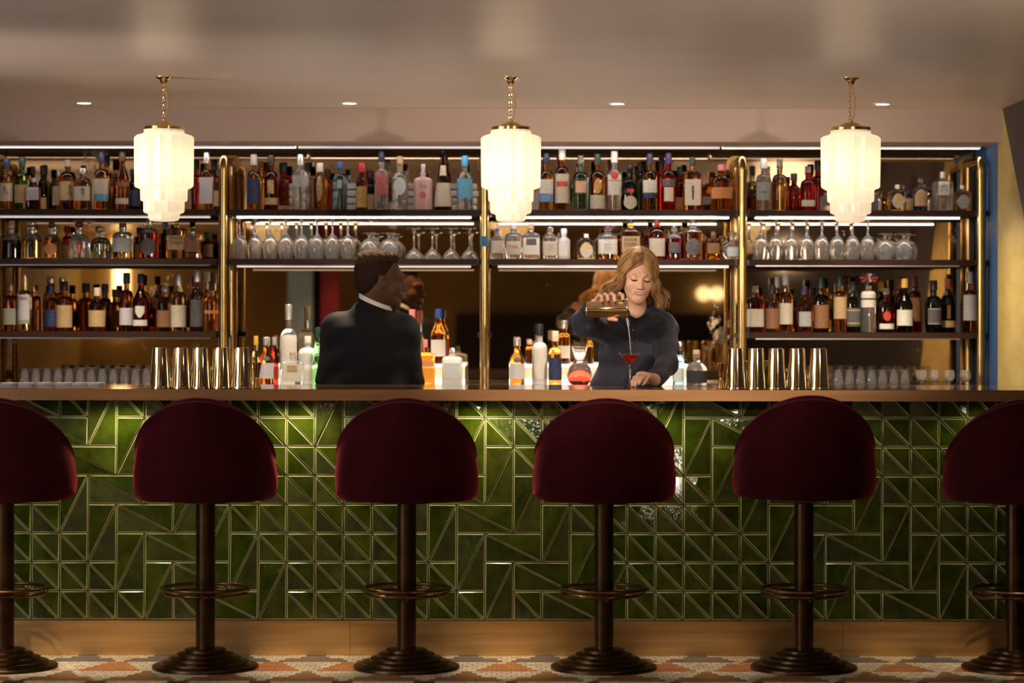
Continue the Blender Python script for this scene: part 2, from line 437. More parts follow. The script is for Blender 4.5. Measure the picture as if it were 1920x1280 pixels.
def make_pendant():
    t = thing('pendant_lamp', '', 'pendant lamp', (0, YL, ZC), 'stepped milk glass pendants over the bar')
    h = lambda py: (145 - py) * sL      # below the ceiling
    MB().lathe([(0, 0), (.037, 0), (.037, -.003), (.030, -.006), (.018, -.012), (.016, -.020), (.012, -.026), (.006, -.032), (0, -.032)], 32).build('ceiling_rose', POLBRASS, t)
    ch = MB(); z = -.028; i = 0; zend = h(230)
    while z > zend:
        lp = []
        for k in range(14):
            a = 2 * PI * k / 14; u = .0052 * math.cos(a); w = .0095 * math.sin(a)
            lp.append((u - .002, 0, z - .009 + w) if i % 2 == 0 else (-.002, u, z - .009 + w))
        ch.tube(lp, .0014, 6, closed=True); z -= .0155; i += 1
    ch.build('chain', POLBRASS, t)
    cp = []
    for k in range(40):
        u = k / 39; cp.append((.004 + .012 * math.sin(PI * u) + .002 * math.sin(u * 26), -.004 + .003 * math.cos(u * 26), -.03 + (zend + .03) * u))
    MB().tube(cp, .0026, 6).build('cord', CORD, t)
    gm = MB().lathe([(0, h(224)), (.008, h(224)), (.009, h(228)), (.020, h(229)), (.036, h(232)), (.048, h(236.5)), (.053, h(240)), (.053, h(241.5)), (.0, h(241.5))], 48)
    gm.lathe([(.066, h(237.5)), (.077, h(237.5)), (.080, h(239)), (.080, h(247.5)), (.076, h(247)), (.075, h(242)), (.066, h(242)), (.066, h(237.5))], 48)
    for k in range(8):
        a = PI * k / 4; c_, s2 = math.cos(a), math.sin(a); w_ = .009; zz0, zz1 = h(241.6), h(240.6)
        q4 = [(c_ * r_ - s2 * w_ * e_, s2 * r_ + c_ * w_ * e_) for r_, e_ in ((.038, 1), (.068, 1.6), (.068, -1.6), (.038, -1))]
        gm.rings([[(x, y, zz0) for x, y in q4], [(x, y, zz1) for x, y in q4]])
    gm.build('gallery', POLBRASS, t)
    sh = MB()
    def ring(r, py, n, rot, sc=.0):
        out = []; N = 96
        for k in range(N):
            a = 2 * PI * k / N; seg = 2 * PI / n; q = ((a - rot + seg / 2) % seg) - seg / 2
            poly = .97 * math.cos(seg / 2) / math.cos(q)        # flat facet
            out.append((r * sL * (poly + sc * (abs(q) / (seg / 2)) ** 2) * math.cos(a), r * sL * (poly + sc * (abs(q) / (seg / 2)) ** 2) * math.sin(a), h(py)))
        return out
    R16 = PI / 16
    rs = [ring(39, 244, 16, R16), ring(39.5, 250, 16, R16), ring(41, 251.5, 16, R16, .02), ring(52, 255, 16, R16, .03), ring(56, 259, 16, R16, .04), ring(55.6, 300, 16, R16, .04), ring(55, 349, 16, R16, .04), ring(53.5, 352, 16, R16, .03),
          ring(45.5, 356.5, 10, 0, .02), ring(44.5, 358, 10, 0, .05), ring(44, 376, 10, 0, .05), ring(42.5, 378.5, 10, 0, .03), ring(39, 380, 10, PI / 10, .02), ring(38.3, 382, 10, PI / 10, .05),
          ring(38, 397, 10, PI / 10, .05), ring(36.5, 400, 10, PI / 10, .03), ring(31, 402.5, 10, 0, .02), ring(30, 404, 10, 0, .04), ring(29.2, 411, 10, 0, .04), ring(27.5, 414, 10, 0), ring(20, 415.6, 10, 0), ring(8, 416.2, 10, 0), ring(.5, 416.2, 10, 0)]
    sh.rings(rs, cap0=False); sh.build('glass_shade', MILK, t, sharp=12)
    b = MB()
    b.lathe([(0.0, -.03), (.016, -.025), (.028, -.008), (.030, .008), (.024, .024), (.013, .036), (.012, .06), (0, .06)], 20, (0, 0, h(318)))
    b.build('bulb', BULB, t)
    MB().lathe([(0, 0), (.014, 0), (.014, .12), (0, .12)], 16, (0, 0, h(288))).build('lamp_holder', POLBRASS, t)
    return t
pd0 = make_pendant()
for i, (px, lb) in enumerate(((307, 'stepped milk glass pendant lamp hanging over the left end of the bar'), (957.5, 'stepped milk glass pendant lamp hanging in the middle of the bar'), (1594.5, 'stepped milk glass pendant lamp hanging over the right row of tins'))):
    o = pd0 if i == 0 else copy_tree(pd0)
    o.location = (X(px, YL), YL, ZC); o['label'] = lb; o.rotation_euler = (0, 0, 0)

# ================================================================ CEILING DOWNLIGHTS
DL = mat('downlight_lens', (1, 1, 1), emit=(1., .88, .70), es=14.)
WHITE = mat('white_trim', (.7, .68, .64), .4)
dl0 = thing('downlight', '', 'downlight', (0, 0, ZC), 'recessed downlights along the bar ceiling')
MB().lathe([(.030, .0), (.043, .0), (.043, -.003), (.031, -.004), (.030, .0)], 40).build('trim_ring', WHITE, dl0)
MB().lathe([(0, -.0012), (.030, -.0012), (.030, -.0032), (0, -.0032)], 32).build('lens', DL, dl0)
def spot(name, loc, target, watts, angle, blend=.5, size=.03, col=(1., .80, .56)):
    l = bpy.data.lights.new(name, 'SPOT'); l.energy = watts; l.spot_size = math.radians(angle); l.spot_blend = blend; l.shadow_soft_size = size; l.color = col
    o = bpy.data.objects.new(name, l); COL.objects.link(o); o.location = loc
    o.rotation_euler = (Vector(target) - Vector(loc)).to_track_quat('-Z', 'Y').to_euler(); return o
YD = 11.55
names4 = ['leftmost', 'second from left', 'third from left', 'rightmost']
for i, px in enumerate((157, 655, 1157, 1654)):
    o = dl0 if i == 0 else copy_tree(dl0)
    o.location = (X(px, YD), YD, ZC); o['label'] = 'small round recessed ceiling downlight, %s of the four in front of the beam' % names4[i]
    spot('downlight_beam', (X(px, YD), YD, ZC - .012), (X(px, YD), YD - .12, 0), 150., 110, .8)
# downlights over the stools and further into the room, above the photograph's upper edge
front = [(X(215, 9.9), 7.25), (X(560, 9.9), 7.2), (X(925, 9.9), 7.25), (X(1225, 9.9), 7.0), (X(1570, 9.9), 6.9), (X(1850, 9.9), 7.0)]
for i, (x, y) in enumerate(front):
    o = copy_tree(dl0); o.location = (x, y, ZC); o['label'] = 'small round recessed downlight in the room ceiling before the bar, %s from left' % ORD[i]
    o['group'] = 'recessed downlights of the front room'

# ================================================================ SHELVES WITH BRASS PIPE FRAMES
YS0, YS1 = 12.15, 12.52
ZS = [Z(393, YS0), Z(485.5, YS0), Z(622.5, YS0)]
SHT = .0275
SHELF = mat('dark_wood_shelf', (.040, .017, .011), .55, spec=.25, noise=(4., (.025, .010, .007), (.6, 6, 6)))
LED = mat('led_diffuser', (1, 1, 1), emit=(1., .88, .80), es=16.)
LEDD = mat('led_diffuser_dim', (1, 1, 1), emit=(1., .84, .80), es=.62)
OPAL = mat('opal_lip', (.7, .66, .66), .4, emit=(1., .88, .90), es=.52)
LEDB = mat('led_batten_light', (1, 1, 1), emit=(1., .88, .78), es=14.)
ALU = mat('aluminium_profile', (.42, .38, .37), .35, .9)
ZBK = 1.0452
posts = [(-32, 'at the left edge'), (418, 'right of the left bay'), (908, 'in the middle with a blue tape band'), (1392, 'left of the right bay'), (1840, 'beside the blue wall')]
pr = 8.2 * YS0 / F
for px, lb in posts:
    x = X(px, YS0); t = thing('brass_pipe_frame', 'brass pipe upright of the bottle shelves, ' + lb, 'shelf frame', (x, YS0, ZBK), 'brass pipe frames of the back bar')
    zt = Z(290, YS0) - ZBK - pr
    el = [(0, 0, zt - .055)] + [(0, .045 * (1 - math.cos(a)), zt - .045 + .045 * math.sin(a)) for a in [k * PI / 12 for k in range(7)]] + [(0, .30, zt), (0, .385, zt)]
    MB().tube([(0, 0, 0), (0, 0, zt - .05)], pr, 20).build('front_post', BRASS, t)
    MB().tube(el, [pr * 1.0] * len(el), 20).build('top_elbow', BRASS, t)
    MB().tube([(0, 0, zt - .085), (0, 0, zt - .05)], pr * 1.14, 20).build('collar', BRASS, t)
    MB().tube([(0, .335, 0), (0, .335, zt - .005)], pr * .86, 16).build('rear_post', BRASS, t)
    MB().tube([(0, .388, zt), (0, .397, zt)], pr * 2.1, 28).build('wall_flange', BRASS, t)
    for z in ZS:
        MB().box(-pr * 1.6, pr * 1.6, .018, .052, z - SHT - ZBK + .002, z - ZBK - .002).build('shelf_clamp', BLACK, t)
    if px == 908:
        tag(MB().tube([(0, 0, Z(462, YS0) - ZBK), (0, 0, Z(443, YS0) - ZBK)], pr * 1.03, 20).build('tape_band', mat('blue_tape', (.06, .2, .36), .6), t), 'blue tape wrapped round the post')
bays = [(-2.75, X(-32, YS0), 'outer left'), (X(-32, YS0), X(418, YS0), 'left'), (X(418, YS0), X(908, YS0), 'second'), (X(908, YS0), X(1392, YS0), 'third'), (X(1392, YS0), X(1840, YS0), 'right')]
SN = ['top', 'middle', 'low']
for bi, (x0, x1, bn) in enumerate(bays):
    for si in range(3):
        if si == 2 and bi in (2, 3): continue
        z = ZS[si]; xa, xb = x0 + pr * 1.65, x1 - pr * 1.65
        if bi == 4: xb = XR - .012
        t = thing('shelf', 'dark wooden shelf board, %s level of the %s bay' % (SN[si], bn), 'shelf', ((xa + xb) / 2, YS0, z), 'dark wooden back bar shelves')
        hw = (xb - xa) / 2
        if bi == 4:
            g = pr * 1.65; xp = X(1840, YS0) - (xa + xb) / 2
            MB().box(-hw, xp - g, .02, YS1 - YS0 - .10, -SHT, 0).box(xp - g, hw, .054, .29, -SHT, 0).build('board', SHELF, t)
        else:
            MB().box(-hw, hw, .0, YS1 - YS0 - .09, -SHT, 0).build('board', SHELF, t)
        yl = .012
        l0, l1 = -hw + .03, (hw - .03 if bi < 4 else X(1800, YS0) - (xa + xb) / 2)
        MB().box(l0, l1, yl, yl + .03, -SHT - .006, -SHT - .0003).build('led_profile', ALU, t)
        if si == 0 or bi in (2, 3):
            MB().box(l0, l1, yl + .004, yl + .026, -SHT - .0125, -SHT - .0062).build('led_strip', LED if (si == 0 and bi > 1) else LEDD, t)
# strip at the top behind the beam
for i, (a, b2) in enumerate(((-60, 556), (558, 1350), (1352, 1838))):
    x0, x1 = X(a, 12.2), X(b2, 12.2); zz = Z(275, 12.2)
    t = thing('led_batten', 'pale aluminium light batten under the beam, %s of three' % ('left', 'middle', 'right')[i], 'light strip', ((x0 + x1) / 2, 12.175, zz), 'light battens above the top shelf')
    hw = (x1 - x0) / 2 - .004
    lo_ = -.009 if i == 1 else -.006
    MB().box(-hw, hw, 0, .006, -.001, .012, 0).box(-hw, hw, .0062, .034, .004, .012, 0).box(-hw, hw, .031, .034, -.0085, .004, 0).build('housing', mat('batten_white', (.62, .57, .60), .4), t)
    MB().box(-hw, hw, 0, .006, lo_ - .002, -.0012).build('opal_lip', OPAL, t)
    MB().box(-hw, hw, .0068, .028, .0005, .0036).build('diffuser', LEDB, t)
struct('trim_3', MB().box(XL, XR, YB + .34, YM, Z(272, 12.17) + .004, ZC), mat('soffit_brown', (.10, .06, .035), .6))
# back counter with lit risers
ZBK = 1.045
bc = thing('back_counter', 'dark back counter running under the bottle shelves', 'counter', (0, 11.85, 0))
MB().box(BX0, XR - .003, 0, .70, ZBK - .04, ZBK).build('worktop', mat('dark_stone', (.05, .04, .035), .25), bc)
for a, b2 in ((BX0, -1.4), (-1.4, -.1), (-.1, 1.1), (1.1, XR - .003)):
    MB().box(a + .002, b2 - .002, .03, .70, 0.001, ZBK - .041).build('cabinet_front', CARC, bc)
GLOW = mat('lit_acrylic', (.4, .33, .24), .3, emit=(1., .78, .48), es=.72)
GLOW2 = mat('lit_acrylic_top', (1, 1, 1), .3, emit=(1., .90, .76), es=2.0)
for a, b2, lb in ((508, 872, 'left glowing bottle riser behind the man'), (955, 1292, 'right glowing bottle riser behind the woman')):
    x0, x1 = X(a, 12.2), X(b2, 12.2)
    t = thing('lit_riser', lb + ' on the back counter', 'light box', ((x0 + x1) / 2, 12.16, ZBK), 'lit bottle risers'); hw = (x1 - x0) / 2; H = Z(683, 12.16) - ZBK
    MB().box(-hw, hw, 0, .28, H - .012, H).build('top_panel', GLOW2, t)
    MB().box(-hw, hw, 0, .012, 0.0255, H - .0125).build('front_panel', GLOW, t)
    MB().box(-hw, hw, -.012, .012, 0, .025).build('light_trough', GLOW2, t)
    MB().box(-hw, hw, .0125, .28, 0, H - .0125).build('core', WHITE, t)
# ================================================================ BOTTLES
# kinds: shoulder height, neck start, neck radius, section exponent, depth ratio, cap start, cap radius, cap shape, shoulder style
KIND = {
 'W': (.56, .70, .34, 2, 1, .84, .36, 'c', 'q'), 'T': (.50, .78, .32, 2, 1, .86, .35, 'c', 's'), 'S': (.66, .73, .32, 2, 1, .84, .36, 'c', 'q'),
 'Q': (.66, .75, .27, 6, .72, .85, .30, 'c', 'q'), 'K': (.62, .76, .34, 2.4, .9, .85, .36, 'c', 'q'), 'D': (.40, .66, .34, 2.5, .85, .80, .42, 'b', 'q'),
 'E': (.40, .66, .34, 2.5, .85, .84, .34, 'c', 'q'), 'F': (.16, .86, .33, 2, 1, .88, .24, 'b', 'l'), 'P': (.64, .72, .30, 3, .7, .80, .24, 'c', 'q'), 'N': (.70, .78, .28, 5, .9, .82, .26, 'c', 'q'), 'G': (.62, .72, .52, 2, 1, .90, .60, 'c', 'q'),
}
def liq(name, c, rough=.015): return mat('liquid_' + name, c, rough, trans=1., ior=1.38)
LQ = {
 'am': liq('amber', (.90, .47, .11)), 'ad': liq('dark_amber', (.60, .20, .038)), 'or': liq('orange', (.96, .40, .06)), 'rd': liq('red', (.78, .03, .015)), 'dr': liq('dark_red', (.42, .035, .016)),
 'mg': liq('magenta', (.62, .03, .09)), 'gr': liq('green', (.30, .42, .10)), 'dg': liq('dark_green', (.03, .07, .025)), 'aq': liq('aqua', (.38, .84, .84)), 'bl': liq('blue_gin', (.36, .66, .74)), 'cl': GLASS,
 'pg': liq('pale_gold', (.90, .70, .28)), 'pl': liq('pale_straw', (.90, .88, .72)), 'bk': liq('black', (.012, .010, .012)), 'pu': liq('violet', (.25, .16, .48)), 'br': liq('brown', (.12, .035, .012)), 'lg': liq('pale_green', (.72, .84, .70)),
 'pk': mat('frosted_pink', (.78, .50, .50), .35, trans=.35), 'wh': mat('frosted_white', (.80, .80, .80), .3, trans=.5), 'gn': liq('bright_green', (.30, .85, .35)),
}
def lab(name, c, c2=None): return mat('label_' + name, c, .6, noise=(60., c2, (1, 1, 2), 2.) if c2 else None)
LB = {
 'cr': lab('cream', (.56, .50, .40), (.48, .42, .33)), 'wt': lab('white', (.68, .65, .61), (.60, .57, .53)), 'tn': lab('tan', (.48, .34, .18), (.42, .28, .14)), 'lb': lab('light_blue', (.13, .30, .52)), 'nv': lab('navy', (.012, .02, .07), (.03, .05, .13)),
 'gy': lab('grey', (.36, .36, .37), (.30, .30, .31)), 'dk': lab('charcoal', (.07, .065, .07), (.11, .10, .10)), 'gd': lab('gold', (.62, .40, .13), (.45, .26, .07)), 'rd': lab('red', (.50, .05, .035)), 'or': lab('copper_orange', (.60, .25, .09), (.52, .20, .07)),
 'bn': lab('brown', (.26, .12, .05), (.20, .09, .04)), 'gg': lab('grey_green', (.34, .36, .28), (.28, .30, .23)), 'pc': lab('peach', (.60, .36, .24)), 'pb': lab('pale_blue', (.52, .58, .60), (.45, .52, .55)), 'lv': lab('lilac_white', (.55, .52, .58), (.50, .47, .53)),
 'bk': lab('black', (.015, .015, .017)), 'ye': lab('yellow', (.70, .45, .05)), 'sk': lab('sky_blue', (.10, .36, .58), (.14, .42, .64)), 'pp': lab('pink_print', (.55, .14, .16), (.45, .10, .12)), 'gb': lab('gold_bars', (.30, .20, .10), (.6, .45, .2)),
 'dr': lab('dark_red_print', (.30, .05, .035)), 'gs': lab('grass_green', (.12, .26, .08)),
}
def cp_(name, c, r=.4, m=0., t=0.): return mat('cap_' + name, c, r, m, trans=t)
CP = {
 'k': cp_('black', (.012, .012, .014)), 'n': cp_('navy', (.012, .018, .055)), 's': cp_('silver', (.60, .58, .58), .3, .8), 'w': cp_('white', (.70, .68, .66)), 'c': cp_('cork', (.42, .26, .14), .8), 'g': GLASS, 'e': cp_('grey', (.34, .33, .33)),
 'r': cp_('red', (.42, .02, .03)), 'm': cp_('maroon', (.10, .012, .018)), 'b': cp_('blue', (.03, .08, .32)), 'u': cp_('sky_blue', (.05, .30, .52)), 'p': cp_('pink', (.62, .20, .20)), 'f': cp_('forest', (.010, .035, .025)), 'y': cp_('yellow', (.60, .36, .05)),
 'o': cp_('orange_red', (.50, .12, .06)), 'v': cp_('violet', (.03, .018, .07)), 'd': cp_('dark_brown', (.07, .03, .02)), 'l': cp_('pale', (.62, .52, .42)),
}
INK = mat('dark_ink', (.03, .025, .022), .6); INKG = mat('grey_ink', (.16, .14, .12), .6)
def bottle(x, w, top, kd, lq, cap, labs, desc, zb, Y, where, group, fill=0., text=None):
    zs, zn, rn, ex, dr, cs, cr, cshape, sh = KIND[kd]
    R = w / 2 * Y / F; H = Z(top, Y) - zb
    if kd not in 'DEQNPFK':      # neck and cap of tall bottles are about 26-30 mm whatever the body
        rn = min(max(.0135 / R, .26), .5); cr = rn * 1.1
    t = thing('bottle', desc + ', ' + where, 'bottle', (X(x, Y), Y, zb), group)
    pf = [(0, .0015 * 0), (R * .80, 0), (R * .95, .002), (R, .007)]
    zA, zB = zs * H, zn * H
    if sh == 'l':
        pf += [(R, zA)] + [(R + (rn * R - R) * k / 6, zA + (zB - zA) * k / 6) for k in range(1, 7)]
    else:
        for k in range(0, 9):
            u = k / 8
            if sh == 'q': r = rn * R + (R - rn * R) * math.cos(u * PI / 2) ** .9; z = zA + (zB - zA) * math.sin(u * PI / 2) ** 1.15
            else: s_ = u * u * (3 - 2 * u); r = R + (rn * R - R) * s_; z = zA + (zB - zA) * u
            pf.append((r, z))
    zc = cs * H
    pf += [(rn * R * .96, zB + (zc - zB) * .6), (rn * R, zc - .004), (rn * R * 1.16, zc - .003), (rn * R * 1.16, zc + .004), (0, zc + .004)]
    nseg = 32
    def section(z):
        for i in range(len(pf) - 1):
            if pf[i][1] <= z <= pf[i + 1][1] and pf[i + 1][1] > pf[i][1]:
                u = (z - pf[i][1]) / (pf[i + 1][1] - pf[i][1]); return pf[i][0] + (pf[i + 1][0] - pf[i][0]) * u
        return R
    def surf(a, z, off=.0007):
        r = section(z); tt = min(max((r / R - .55) / .35, 0), 1) if (ex != 2 or dr != 1) else 0
        q = (r + off) * se(a, 2 + (ex - 2) * tt); return (q * math.cos(a), q * math.sin(a) * (1 + (dr - 1) * tt) - (off if dr != 1 else 0), z)
    if fill:
        zf = fill * H
        pf2 = [p for p in pf if p[1] < zf - .001] + [(section(zf), zf)] + [p for p in pf if p[1] > zf + .001]
        MB().lathe(pf2, nseg, ex=ex, dr=dr, R=R, mfun=lambda z: 0 if z < zf else 1).build('glass_body', [LQ[lq], GLASS], t, sharp=50)
    else:
        MB().lathe(pf, nseg, ex=ex, dr=dr, R=R).build('glass_body', LQ[lq], t, sharp=50)
    rc = cr * R
    cz0 = zc + .0045
    if cap:
        if kd in 'WTS' and cap not in 'gc': cz0 = zc - .03 * H; rc = max(rc, rn * R * 1.22)
        if cshape == 'b': pr_ = [(0, cz0)] + [(rc * math.sin(a) if 0 < i else rc * .55, cz0 + (H - cz0) * (1 - math.cos(a)) / 2) for i, a in enumerate([.5 + k * (PI - .5) / 8 for k in range(9)])]
        else: pr_ = [(0, cz0), (rc, cz0), (rc * 1.0, H - .003), (rc * .9, H - .0004), (0, H)]
        MB().lathe(pr_, 20).build('cap', CP[cap], t)
    A0 = {2: 1.12}.get(ex, .0)
    for L_ in labs:
        c, z0, z1 = L_[0], L_[1], L_[2]; fr = L_[3] if len(L_) > 3 else 1.; shape = L_[4] if len(L_) > 4 else 'r'; off = L_[5] if len(L_) > 5 else .0007
        half = 1.15 * fr if ex <= 2.5 else math.atan2(fr * .84, dr)
        m = MB()
        if shape == 'r':
            nu, nv = 14, 8
            rows = [[surf(-PI / 2 - half + 2 * half * i / nu, (z0 + (z1 - z0) * j / nv) * H, off) for i in range(nu + 1)] for j in range(nv + 1)]
        else:      # round or arched outline
            nu, nv = 14, 14; rows = []
            for j in range(nv + 1):
                q = j / nv
                wq = math.sin(PI * min(max(q, .02), .98)) ** .5 if shape == 'o' else (1 if q < .55 else math.cos((q - .55) / .45 * PI / 2 * .96) ** .7 if shape == 'a' else 1)
                if shape == 'v': wq = .25 + .75 * min(q / .45, 1)
                if shape == 't': wq = 1.
                rows.append([surf(-PI / 2 - half * wq + 2 * half * wq * i / nu, (z0 + (z1 - z0) * q) * H, off) for i in range(nu + 1)])
        vs = [p for r in rows for p in r]; nn = nu + 1
        m.add(vs, [(j * nn + i, j * nn + i + 1, (j + 1) * nn + i + 1, (j + 1) * nn + i) for j in range(nv) for i in range(nu)])
        o = m.build('label', LB[c], t, recalc=False, sharp=180)
    yfr = -R * dr - .0028
    if text:
        s, zt_, size, mt = text[:4]
        for i, ln in enumerate(s.split('|')):
            text_mesh('lettering', ln, size, mt, t, (text[4] * R if len(text) > 4 else 0, yfr, zt_ * H - i * size * 1.05))
    return t
def strokes(t, R, H, pts, m, dr=1., wd=.0018):
    """brush strokes written on the front of a label"""
    mb = MB()
    for s in pts:
        for (a, b) in zip(s[:-1], s[1:]):
            va, vb = Vector((a[0] * R, a[1] * H)), Vector((b[0] * R, b[1] * H)); dv = (vb - va); nrm = Vector((-dv.y, dv.x)).normalized() * wd
            f = lambda q: (q.x, -math.sqrt(max(R * R - q.x * q.x, 0)) * dr - .0022 if dr == 1 else -R * dr - .0022, q.y)
            q4 = [va + nrm, va - nrm, vb - nrm * .7, vb + nrm * .7]
            vs = [f(q) for q in q4] + [(f(q)[0], f(q)[1] + .001, f(q)[2]) for q in q4]
            mb.add(vs, [(0, 1, 2, 3), (7, 6, 5, 4), (0, 4, 5, 1), (1, 5, 6, 2), (2, 6, 7, 3), (3, 7, 4, 0)])
    return mb.build('lettering', m, t)

FULL = lambda c, a=.12, b=.55, f=1.: (c, a, b, f)
WRITE = []
# (x, width, top, kind, liquid, cap, labels, description[, back][, fill])
TOPL = [
 (12, 26, 300, 'W', 'am', 'n', [FULL('cr', .17, .52)], 'amber whisky bottle, navy cap and cream label'),
 (41, 28, 296, 'W', 'gr', 'f', [FULL('tn', .13, .47)], 'green glass bottle with tan label'),
 (62, 27, 335, 'Q', 'rd', 's', [FULL('lv', .30, .70, .8)], 'small square red bottle with lilac label', -1),
 (61, 16, 313, 'W', 'bk', 'k', [], 'black bottle with black cap', 1),
 (80, 18, 312, 'W', 'dg', 'k', [FULL('tn', .05, .30, .8)], 'dark green bottle, black cap', 1),
 (110, 24, 322, 'K', 'am', 's', [FULL('cr', .15, .62)], 'amber bottle with faceted silver stopper', 1),
 (127, 31, 300, 'K', 'ad', 'l', [FULL('tn', .20, .56)], 'round amber bottle, pale cork and tan label', 2),
 (155, 34, 317, 'K', 'am', 's', [FULL('cr', .22, .56, .85)], 'broad amber bottle, silver stopper and cream label'),
 (190, 29, 285, 'W', 'am', 'n', [FULL('cr', .27, .53), FULL('lb', .15, .27)], 'amber bottle, cream and blue label, navy cap'),
 (199, 24, 293, 'W', 'am', 'k', [], 'amber bottle with black cap', 1),
 (229, 26, 285, 'T', 'ad', 'd', [FULL('bn', .40, .47), FULL('cr', .10, .20)], 'tall red-brown bottle with two narrow labels'),
 (250, 24, 318, 'W', 'bk', 'k', [FULL('nv', .1, .5)], 'dark bottle half behind the lamp shade', 2),
 (367, 20, 300, 'W', 'dr', 'k', [], 'dark red bottle beside the lamp shade', 1),
 (387, 27, 286, 'W', 'am', 's', [FULL('lv', .11, .56)], 'amber bottle, silver cap and big lilac-white label'),
 (401, 20, 300, 'W', 'br', 'k', [FULL('tn', .1, .4)], 'dark bottle, black cap', 1),
]
TOPA = [
 (475.5, 26, 290, 'W', 'am', 'e', [FULL('nv', .10, .56)], 'amber bottle, grey cap and deep blue label'),
 (488, 22, 303, 'W', 'am', 'c', [], 'amber bottle with cork', 1),
 (508, 26, 291, 'W', 'dr', 'k', [FULL('gb', .30, .54, .4), FULL('tn', .10, .22)], 'dark red bottle, gold print and beige band'),
 (532, 21, 305, 'W', 'dr', 'k', [FULL('tn', .03, .12)], 'dark red bottle with black cap', 1),
 (563, 31, 290, 'S', 'cl', 's', [FULL('gy', .42, .62)], 'clear bottle with silver cap and grey label'),
 (577, 20, 306, 'W', 'cl', 'k', [], 'clear bottle with black cap', 1),
 (599.5, 28, 306, 'S', 'or', 'l', [('gb', .2, .72, .35, 'o')], 'orange-red bottle with pale stopper'),
 (614, 18, 318, 'W', 'dr', 'd', [], 'small dark red bottle', 1),
 (637, 28, 304, 'K', 'bl', 'b', [('pb', .45, .62, .25)], 'pale blue gin bottle with blue cap'),
 (678, 22, 306, 'W', 'dr', 'r', [('gd', .06, .50, .95)], 'slim dark bottle, red cap and gold label'),
 (694, 20, 320, 'W', 'bk', 'm', [FULL('tn', .05, .42)], 'black bottle with tan label', 1),
 (715, 26, 283, 'W', 'cl', 'n', [('pp', .25, .62, .8)], 'clear bottle with red print and dark cap'),
 (749.5, 30, 293, 'W', 'cl', 'c', [('pb', .28, .60, .72, 'o')], 'clear bottle, oval pale blue label, cork'),
 (793, 35, 308, 'P', 'pk', 's', [('pp', .25, .40, .3, 'o')], 'frosted pink bottle with silver cap'),
 (830.5, 33, 278, 'F', 'br', 'k', [('cr', .06, .44, 1.1), ('cr', .56, .72, .55)], 'brown robe-shaped flask with cream labels'),
 (871, 29, 292, 'W', 'cl', 'u', [('sk', .22, .58, 1.15)], 'clear bottle with sky blue cap and label'),
]
TOPB = [
 (1024, 28, 287, 'W', 'am', 'n', [FULL('wt', .29, .54), FULL('lb', .15, .28)], 'amber bottle, navy cap, white and blue label'),
 (1007, 18, 345, 'Q', 'wh', '', [], 'white frosted bottle behind the lamp shade', 1),
 (1053.5, 27, 277, 'W', 'ad', 'w', [('cr', .12, .58, 1.1), ('rd', .38, .46, .75, 'r', .0012)], 'brown bottle, white cap and tall cream label'),
 (1088.5, 31, 291, 'W', 'aq', 'g', [('pc', .32, .53, .62)], 'turquoise bottle with glass stopper and peach label'),
 (1120, 29, 288, 'W', 'ad', 'f', [('cr', .03, .27, 1.1), ('gd', .30, .56, .45, 'o')], 'dark amber bottle with oval and cream labels'),
 (1151.5, 27, 283, 'W', 'cl', 'w', [('wt', .26, .60, 1.05), ('rd', .52, .66, .5, 'o', .0012)], 'clear rum bottle, white cap, red disc label'),
 (1181, 32, 306, 'D', 'bk', 'k', [('cr', .03, .31, .68, 'o'), ('rd', .38, .46, .35)], 'squat black bottle with round cream label'),
 (1201, 20, 304, 'W', 'dg', 'k', [], 'dark green bottle with black cap', 1),
 (1218, 28, 287, 'W', 'am', 'n', [FULL('wt', .31, .53), ('nv', .22, .30, 1.)], 'amber bottle, navy cap and white label'),
 (1240, 18, 295, 'W', 'rd', 'k', [], 'red bottle with black cap', 1),
 (1253, 27, 286, 'W', 'rd', 'v', [('dk', .42, .54, 1.), ('cr', .16, .40, .6)], 'bright red bottle with dark band label'),
 (1275, 20, 312, 'W', 'dr', 'k', [FULL('tn', .03, .32)], 'dark red bottle with tan label', 1),
 (1298, 37, 294, 'Q', 'am', 'f', [('cr', .10, .58, .72)], 'square amber bottle, tall green cap, keyhole label'),
 (1324, 17, 350, 'Q', 'or', 'k', [('gy', .3, .62, .9)], 'small orange bottle with grey label', 1),
 (1352.5, 41, 308, 'K', 'ad', 'p', [('or', .26, .50, 1.08)], 'broad amber bottle, pink cap, copper label'),
]
